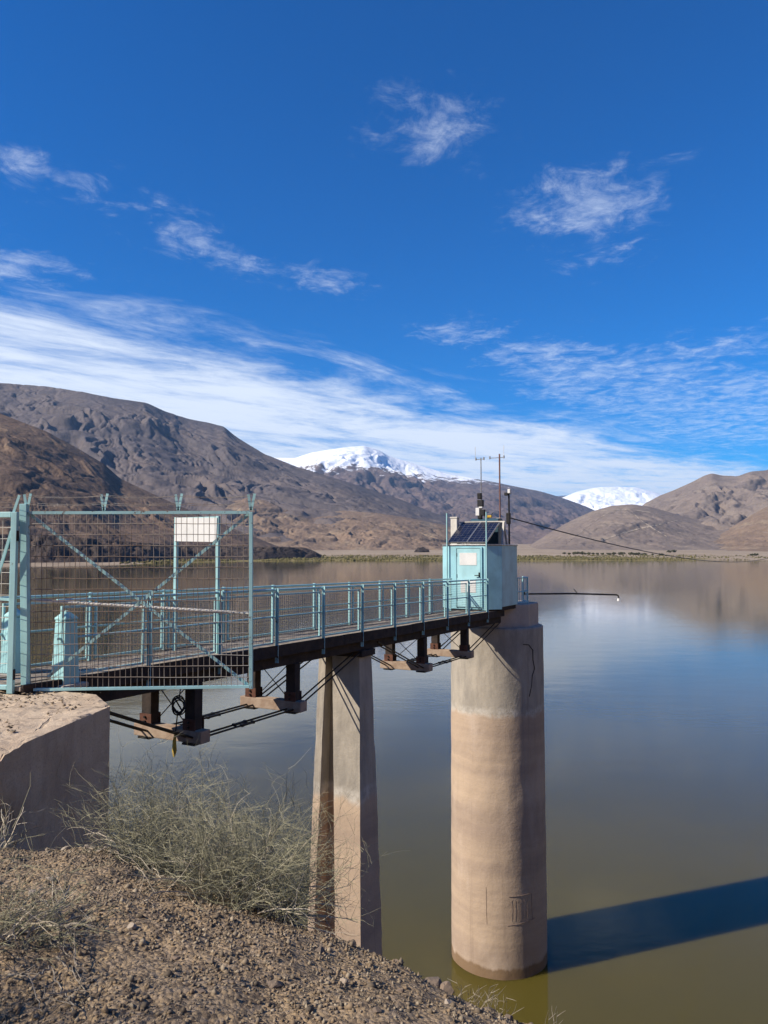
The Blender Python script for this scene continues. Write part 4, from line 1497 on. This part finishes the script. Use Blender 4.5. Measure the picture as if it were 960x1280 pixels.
GW, GH = 1.25, 2.12
for a0, h0, a1, h1 in ((0.03, 0, 0.03, GH), (GW, 0, GW, GH)):
    MB().bar(gp(a0, h0), gp(a1, h1), 0.07, 0.06, (0, 1, 0)).build('stile', PAINT, gate, bevel=0.005)
MB().bar(gp(0.066, GH - 0.03), gp(GW - .036, GH - 0.03), 0.06, 0.065).build('top_bar', PAINT, gate, bevel=0.005)
MB().bar(gp(0.066, 0.07), gp(GW - .036, 0.07), 0.06, 0.05).build('bottom_bar', PAINT, gate, bevel=0.005)
MB().bar(gp(0.07, 1.90), gp(0.62, 0.12), 0.03, 0.02, (0, 1, 0)).build('brace', PAINT, gate)
MB().bar(gp(0.066, 1.09), gp(GW - .036, 1.15), 0.035, 0.03).build('lock_rail', PAINT, gate)
ms = MB()
for i in range(1, 9):
    a = 0.06 + (GW - .1) * i / 9
    ms.tube([gp(a, 0.08), gp(a + random.uniform(-.01, .01), GH - .05)], 0.003, 4, False)
for i in range(1, 15):
    h_ = 0.08 + (GH - .13) * i / 15
    ms.tube([gp(0.06, h_), gp(GW, h_ + random.uniform(-.008, .008))], 0.003, 4, False)
ms.build('wire_mesh', OFFWHITE, gate)
for h_ in (0.22, 1.84):
    MB().tube([gp(0.0, h_ - .06), gp(0.0, h_ + .06)], 0.024, 8).build('hinge', DARKSTEEL, gate)
MB().bar(gp(0.05, GH - 0.0), gp(-0.02, GH + .2), 0.03, 0.008, (0, 1, 0)).build('wire_arm', PAINT, gate)
bw = MB()
for hh in (.06, .12, .18):
    bw.tube([gp(-0.02, GH + hh), gp(0.6, GH + hh - .02), gp(1.25, GH + hh)], 0.0022, 4, False)
bw.build('barbed_wire', RUSTWIRE, gate)
# fence run going on beyond the gate
gl_ = thing('side_fence', 'light blue mesh fence running on beyond the gate along the abutment', 'fence', tuple(gp(1.35, 0)))
for a in (1.4, 3.2):
    MB().bar(gp(a, -.02), gp(a, 2.3), 0.06, 0.06, (0, 1, 0)).build('post', PAINT, gl_)
MB().bar(gp(1.43, 2.1), gp(3.17, 2.1), 0.04, 0.04).build('top_bar', PAINT, gl_)
MB().bar(gp(1.43, 0.05), gp(3.17, 0.05), 0.04, 0.04).build('bottom_bar', PAINT, gl_)
ms = MB()
for i in range(1, 24):
    a = 1.42 + 1.76 * i / 24
    ms.tube([gp(a, 0.05), gp(a, 2.1)], 0.003, 4, False)
for i in range(1, 15):
    ms.tube([gp(1.43, 0.05 + 2.05 * i / 15), gp(3.17, 0.05 + 2.05 * i / 15)], 0.003, 4, False)
ms.build('wire_mesh', RUSTWIRE, gl_)

# ------------------------------------------------------------------ blank notice board on a portal over the bridge
zb_ = 12.3
sg = thing('notice_board', 'blank white board held up on two light blue posts over the footbridge', 'sign', tuple(BP(zb_, WID / 2, 0)))
pa, pb = BP(zb_, 0.06, 0), BP(zb_, 0.94, 0)
for q in (pa, pb):
    MB().bar(q + Vector((0, 0, -0.02)), q + Vector((0, 0, 2.19)), 0.055, 0.055, (BD.x, BD.y, 0)).build('post', PAINT, sg, bevel=0.004)
s0 = pa - BD * 0.035 + Vector((0, 0, 1.97))
s1 = pb - BD * 0.035 + Vector((0, 0, 1.99))
MB().bar(s0, s1, 0.012, 0.39).build('board', WHITE, sg)
MB().bar(pa + Vector((0, 0, 2.17)), pb + Vector((0, 0, 2.17)), 0.04, 0.03).build('top_bar', PAINT, sg)

# coil of rope hanging under the bridge
rc = at(222, 880, 11.7)
rp_ = thing('hanging_rope', 'black rope coil with a frayed yellow end hanging under the footbridge', 'rope', tuple(rc))
cl = MB()
for k in range(4):
    pts = []
    rx, rz_ = 0.085 + 0.015 * random.random(), 0.11 + 0.02 * random.random()
    ph = random.uniform(-.3, .3)
    for i in range(19):
        a = 2 * math.pi * i / 18
        pts.append(rc + Vector((rx * math.cos(a) + ph * .05, 0.02 * math.sin(a * 2 + k) + 0.012 * k, rz_ * math.sin(a) - 0.02 * k)))
    cl.tube(pts, 0.011, 6, False)
cl.tube([rc + Vector((-.05, 0.02, .08)), rc + Vector((.06, 0.02, -.1))], 0.012, 6)
cl.build('coil', BLACK, rp_)
MB().tube([rc + Vector((0.02, 0.02, 0.1)), rc + Vector((0.05, 0.02, 0.36))], 0.009, 6).build('hanger', BLACK, rp_)
rope_b = at(217.5, 946, 11.7)
MB().tube([rc + Vector((0, 0.02, -0.1)), rc + Vector((-0.03, 0.02, -0.42))], 0.010, 6).build('line', BLACK, rp_)
MB().tube([rc + Vector((-0.03, 0.02, -0.42)), rc + Vector((-0.045, 0.02, -0.55)), rope_b.lerp(rc, .12), rope_b], [0.014, 0.026, 0.036, 0.014], 7).build('frayed_end', ROPE_Y, rp_)


# ------------------------------------------------------------------ shrubs
TWIG = island_mat('shrub_twig', [(0.19, 0.185, 0.11), (0.28, 0.265, 0.17), (0.36, 0.33, 0.22), (0.23, 0.215, 0.13), (0.44, 0.40, 0.29)])
DRY = island_mat('dry_twig', [(0.42, 0.36, 0.27), (0.55, 0.48, 0.38), (0.34, 0.28, 0.21)])
DRYWOOD = mat('bleached_wood', (0.36, 0.31, 0.245), 0.9, color2=(0.24, 0.2, 0.155), scale=20)
DUSK = island_mat('dead_stem', [(0.10, 0.08, 0.06), (0.16, 0.125, 0.09)])


def twig(mb, p, d, L, r, depth, droop=0.12, wig=0.22, kids=4, seg=5):
    pts = [Vector(p)]
    d = Vector(d).normalized()
    rs = [r]
    for i in range(seg):
        d = (d + Vector((random.gauss(0, wig), random.gauss(0, wig), random.gauss(0, wig * .8) - droop * i / seg)) * 0.5).normalized()
        pts.append(pts[-1] + d * L / seg)
        rs.append(r * (1 - 0.65 * (i + 1) / seg))
    mb.tube(pts, rs, 3, False)
    if depth > 0:
        for _ in range(kids):
            i = random.randint(1, seg - 1)
            f = random.random()
            q = pts[i].lerp(pts[i + 1], f)
            dd = ((pts[i + 1] - pts[i]).normalized() + Vector((random.gauss(0, .85), random.gauss(0, .85), random.gauss(0.15, .6)))).normalized()
            twig(mb, q, dd, L * random.uniform(.35, .6), max(0.0012, rs[i] * 0.6), depth - 1, droop, wig, kids, max(3, seg - 1))


def shrub(label, base, rad, hgt, stems, kids, depth, dry, lean=(0, 0, 0), thick=0.005, bunch=0.5, droop=0.10):
    bz = float(bank_h(base[0], base[1]))
    root = thing('desert_shrub', label, 'shrub', (base[0], base[1], bz), 'desert shrubs on the bank')
    mb = MB()
    for _ in range(stems):
        a = random.uniform(0, 6.283)
        e = random.random() ** 0.55
        o = Vector((math.cos(a) * rad * bunch * e, math.sin(a) * rad * bunch * e, 0))
        p = Vector((base[0] + o.x, base[1] + o.y, 0))
        p.z = float(bank_h(p.x, p.y)) - 0.02
        d = Vector((o.x * 1.1 / rad, o.y * 1.1 / rad, 0.75)) + Vector(lean) + Vector((random.gauss(0, .25), random.gauss(0, .25), 0))
        L = hgt * random.uniform(0.65, 1.12)
        twig(mb, p, d, L, thick * random.uniform(.6, 1.1), depth, droop, 0.42, kids, 6)
    mb.build('green_stems', TWIG, root)
    md = MB()
    for _ in range(dry):
        a = random.uniform(0, 6.283)
        o = Vector((math.cos(a), math.sin(a), 0)) * rad * bunch * random.random()
        p = Vector((base[0] + o.x, base[1] + o.y, 0))
        p.z = float(bank_h(p.x, p.y)) - 0.01
        d = Vector((o.x * 1.6 / rad, o.y * 1.6 / rad, 0.5)) + Vector(lean) + Vector((random.gauss(0, .4), random.gauss(0, .4), 0))
        twig(md, p, d, hgt * random.uniform(.6, 1.15), thick * 1.7, 1, 0.30, 0.42, 4, 8)
    md.build('dry_branches', DRY, root)
    mk = MB()
    for _ in range(max(12, int(stems * 0.5))):
        a = random.uniform(0, 6.283)
        o = Vector((math.cos(a), math.sin(a), 0)) * rad * 0.8 * random.random()
        p = Vector((base[0] + o.x, base[1] + o.y, 0))
        p.z = float(bank_h(p.x, p.y)) - 0.01
        twig(mk, p, (o.x / rad + random.gauss(0, .7), o.y / rad + random.gauss(0, .7), 0.45), hgt * random.uniform(.2, .45), thick, 1, 0.35, 0.4, 4, 4)
    mk.build('dead_litter', DUSK, root)
    return root


def gpos(px, Yd):
    return (ray(px, 1100)[0] * Yd, Yd)


shrub('large bushy grey-green twig shrub beside the corner of the abutment', gpos(205, lip_at(205) + 0.45), 0.44, 0.68, 120, 5, 2, 20, (-.05, 0, 0.1), 0.0036)
shrub('wide grey-green twig shrub with pale dry branches between abutment and pier', gpos(308, lip_at(305) - 0.12), 0.46, 0.56, 150, 5, 2, 34, (0.08, 0, 0), 0.0036)
shrub('scraggly low shrub with bleached dead branches sprawling over the open gravel', gpos(5, 3.35), 0.36, 0.28, 45, 5, 2, 18, (0.35, 0, -.2), 0.0034)
shrub('thin bare-branched shrub at the lip beside the shaded abutment face', gpos(2, lip_at(0)), 0.2, 0.32, 8, 3, 1, 8, (0.1, 0, 0.3), 0.0034)
shrub('tall dense shrub beside the path throwing shade over the gravel', (-1.85, 2.25), 0.26, 0.82, 120, 5, 2, 6, (-.15, -.1, 0.35))
shrub('small dry shrub beside the shaded gravel strip', (-0.85, 1.6), 0.35, 0.34, 80, 5, 2, 10, (0.1, 0, 0))


for (lab, lines) in (
    ('bleached crooked branch lying in a loop on the open gravel', [[(45, 1137), (56, 1137), (63, 1148), (67, 1160), (68, 1172), (84, 1173), (90, 1182), (93, 1196), (95, 1214), (97, 1228), (108, 1229)], [(66, 1152), (76, 1145), (90, 1142), (100, 1144), (112, 1151), (134, 1152)]]),
    ('bleached forked branch on the shaded gravel by the scraggly shrub', [[(12, 1228), (25, 1234), (38, 1240), (46, 1258), (54, 1272)], [(38, 1236), (52, 1229), (64, 1225), (70, 1232), (78, 1243), (86, 1250), (90, 1266), (90, 1282)], [(86, 1249), (96, 1252), (106, 1258)]]),
    ('thin grey branch leaning over the gravel behind the looped branch', [[(52, 1176), (64, 1185), (76, 1194), (84, 1200)], [(70, 1206), (78, 1216), (88, 1227), (96, 1229)]])):
    g0 = ground_at(*lines[0][0])
    br = thing('dead_branch', lab, 'branch', tuple(g0))
    for k, ln in enumerate(lines):
        pts = []
        for j, (x_, y_) in enumerate(ln):
            q = ground_at(x_, y_)
            pts.append(q + Vector((0, 0, 0.02 + 0.02 * math.sin(j * 1.1))))
        fine = []
        for j in range(len(pts) - 1):
            p_0, p_1, p_2, p_3 = pts[max(j - 1, 0)], pts[j], pts[j + 1], pts[min(j + 2, len(pts) - 1)]
            for f in (0, .25, .5, .75):
                fine.append(0.5 * (2 * p_1 + (p_2 - p_0) * f + (2 * p_0 - 5 * p_1 + 4 * p_2 - p_3) * f * f + (3 * p_1 - p_0 - 3 * p_2 + p_3) * f ** 3) + Vector((random.gauss(0, .004), random.gauss(0, .004), random.gauss(0, .003))))
        fine.append(pts[-1])
        lb = MB()
        lb.tube(fine, [0.004 * (1 - 0.7 * j / len(fine)) for j in range(len(fine))], 5)
        lo_ = lb.build('limb', DRYWOOD, br)
        for _ in range(4):
            j = random.randint(2, len(fine) - 2)
            mt_ = MB()
            twig(mt_, fine[j], (random.gauss(0, 1), random.gauss(0, 1), 0.35), random.uniform(.06, .16), 0.002, 1, 0.1, 0.4, 2, 4)
            mt_.build('side_twig', DRYWOOD, lo_)

# single dry weeds on the lip
for (px, hh) in ((582, .09), (590, .12), (600, .13), (608, .11), (618, .09), (572, .08), (628, .08), (690, .12)):
    Yd = lip_at(px) * 0.99
    X, Yv = gpos(px, Yd)
    bz = float(bank_h(X, Yv))
    wd = thing('dry_weed', 'thin dry upright weed on the lip of the bank above the tower foot', 'weed', (X, Yv, bz), 'dry weeds on the lip of the bank')
    mw = MB()
    for _ in range(4):
        twig(mw, (X + random.uniform(-.02, .02), Yv, bz - .01), (random.gauss(0.1, .3), random.gauss(0, .3), 1), hh * random.uniform(.7, 1.2), 0.0011, 1, 0.05, 0.25, 2, 4)
    mw.build('stalks', DRYWOOD, wd)

# ------------------------------------------------------------------ vegetation on the far shore
REED = island_mat('shore_reeds', [(0.08, 0.078, 0.032), (0.13, 0.115, 0.045), (0.2, 0.165, 0.07), (0.1, 0.09, 0.04)])
n = 14000
qp = rng.uniform(150, 960, n)
qy = interp(SHORE, qp) + 12 + rng.uniform(0, 1, n) ** 1.3 * 430
kp = (fbm((qp - 480) / 960 * qy / 70, qy / 50, 900, 3) + rng.uniform(-.5, .5, n) > 0.05) & (rng.uniform(0, 1, n) < interp([(150, .2), (230, 1), (640, 1), (800, .8), (880, .25), (960, .12)], qp))
qp, qy = qp[kp], qy[kp]
qz = plain_h(qp, qy)
kp = qz > 0.02
qp, qy, qz = qp[kp], qy[kp], qz[kp]
qs = rng.uniform(0.9, 2.4, len(qp))
tag(scatter('shore_reeds', REED, np.stack([(qp - 480) / 960 * qy, qy, qz + qs * 0.25], 1), qs, ICO_V, ICO_F, flat=(.5, 1.1), jit=.3), 'olive reeds and low scrub along the far shore', kind='stuff')

LEAF = island_mat('far_tree_leaf', [(0.05, 0.055, 0.03), (0.08, 0.08, 0.042), (0.11, 0.1, 0.055)])
rowp = [706 + 5.2 * i + random.uniform(-1.5, 1.5) for i in range(15)] + [788, 793, 797, 802, 806, 815, 826]
for (px, d_, hh, lab) in [(p_, 1960 + random.uniform(-25, 25), random.uniform(4.5, 8), 0) for p_ in rowp] + [(836, 2300, 8, 1), (842, 2320, 9, 1), (939, 1950, 6, 2), (944, 1950, 7, 2)]:
    X = (px - 480) / 960 * d_
    z = float(plain_h(np.array(float(px)), np.array(float(d_))))
    tr = thing('far_tree', ('small dark tree in the row on the flat far shore', 'small dark tree alone at the foot of the rounded hill', 'small dark tree on the far shore below the tan slope')[lab], 'tree', (X, d_, z), ('trees on the far shore', 'trees under the rounded hill', 'trees below the tan slope')[lab])
    MB().tube([(X, d_, z - .3), (X + .2, d_, z + hh * .5)], [0.3, 0.15], 6).build('trunk', TARWOOD, tr)
    m_ = 60
    o = rng.standard_normal((m_, 3))
    o /= np.linalg.norm(o, axis=1)[:, None]
    o *= rng.uniform(.3, 1, (m_, 1)) * np.array([hh * .95, hh * .7, hh * .45])
    cr = scatter('crown', LEAF, o + np.array([X, d_, z + hh * .5]), rng.uniform(.16, .3, m_) * hh, SMALL_V, SMALL_F)
    cr.parent = tr
    cr.data.transform(Matrix.Translation(-Vector((X, d_, z))))

# a dark rock knob on the plain
X, d_ = (527 - 480) / 960 * 2300, 2300
z = float(plain_h(np.array(527.0), np.array(2300.0)))
dd = 1 + 0.3 * fbm(ICO3_V[:, 0] * 1.5, ICO3_V[:, 1] * 1.5 + ICO3_V[:, 2], 950, 4)
Pk = ICO3_V * dd[:, None] * np.array([22, 14, 15])
me = bpy.data.meshes.new('rock_outcrop')
me.from_pydata([(X + a, d_ + b, z + c) for a, b, c in Pk], [], [tuple(int(i) for i in f) for f in ICO3_F])
me.update()
tag(link('rock_outcrop', me, M_CLIFF, base=(X, d_, z)), 'dark rock knob standing alone on the far plain', 'rock')

# ------------------------------------------------------------------ air
hz = MB()
hz.box8([(-31000, -3400, -6.5), (31000, -3400, -6.5), (31000, 34000, -6.5), (-31000, 34000, -6.5), (-31000, -3400, 2700), (31000, -3400, 2700), (31000, 34000, 2700), (-31000, 34000, 2700)])
hm = bpy.data.materials.new('thin_haze')
hm.use_nodes = True
t = NT(hm.node_tree)
t.n.remove(t.n['Principled BSDF'])
pv = t.node('ShaderNodeVolumePrincipled')
pv.inputs['Color'].default_value = (0.38, 0.62, 1.0, 1)
pv.inputs['Density'].default_value = 0.000019
out = [q for q in t.n if q.type == 'OUTPUT_MATERIAL'][0]
t.l.new(pv.outputs[0], out.inputs['Volume'])
tag(hz.build('haze', hm), 'thin mountain haze', kind='stuff')
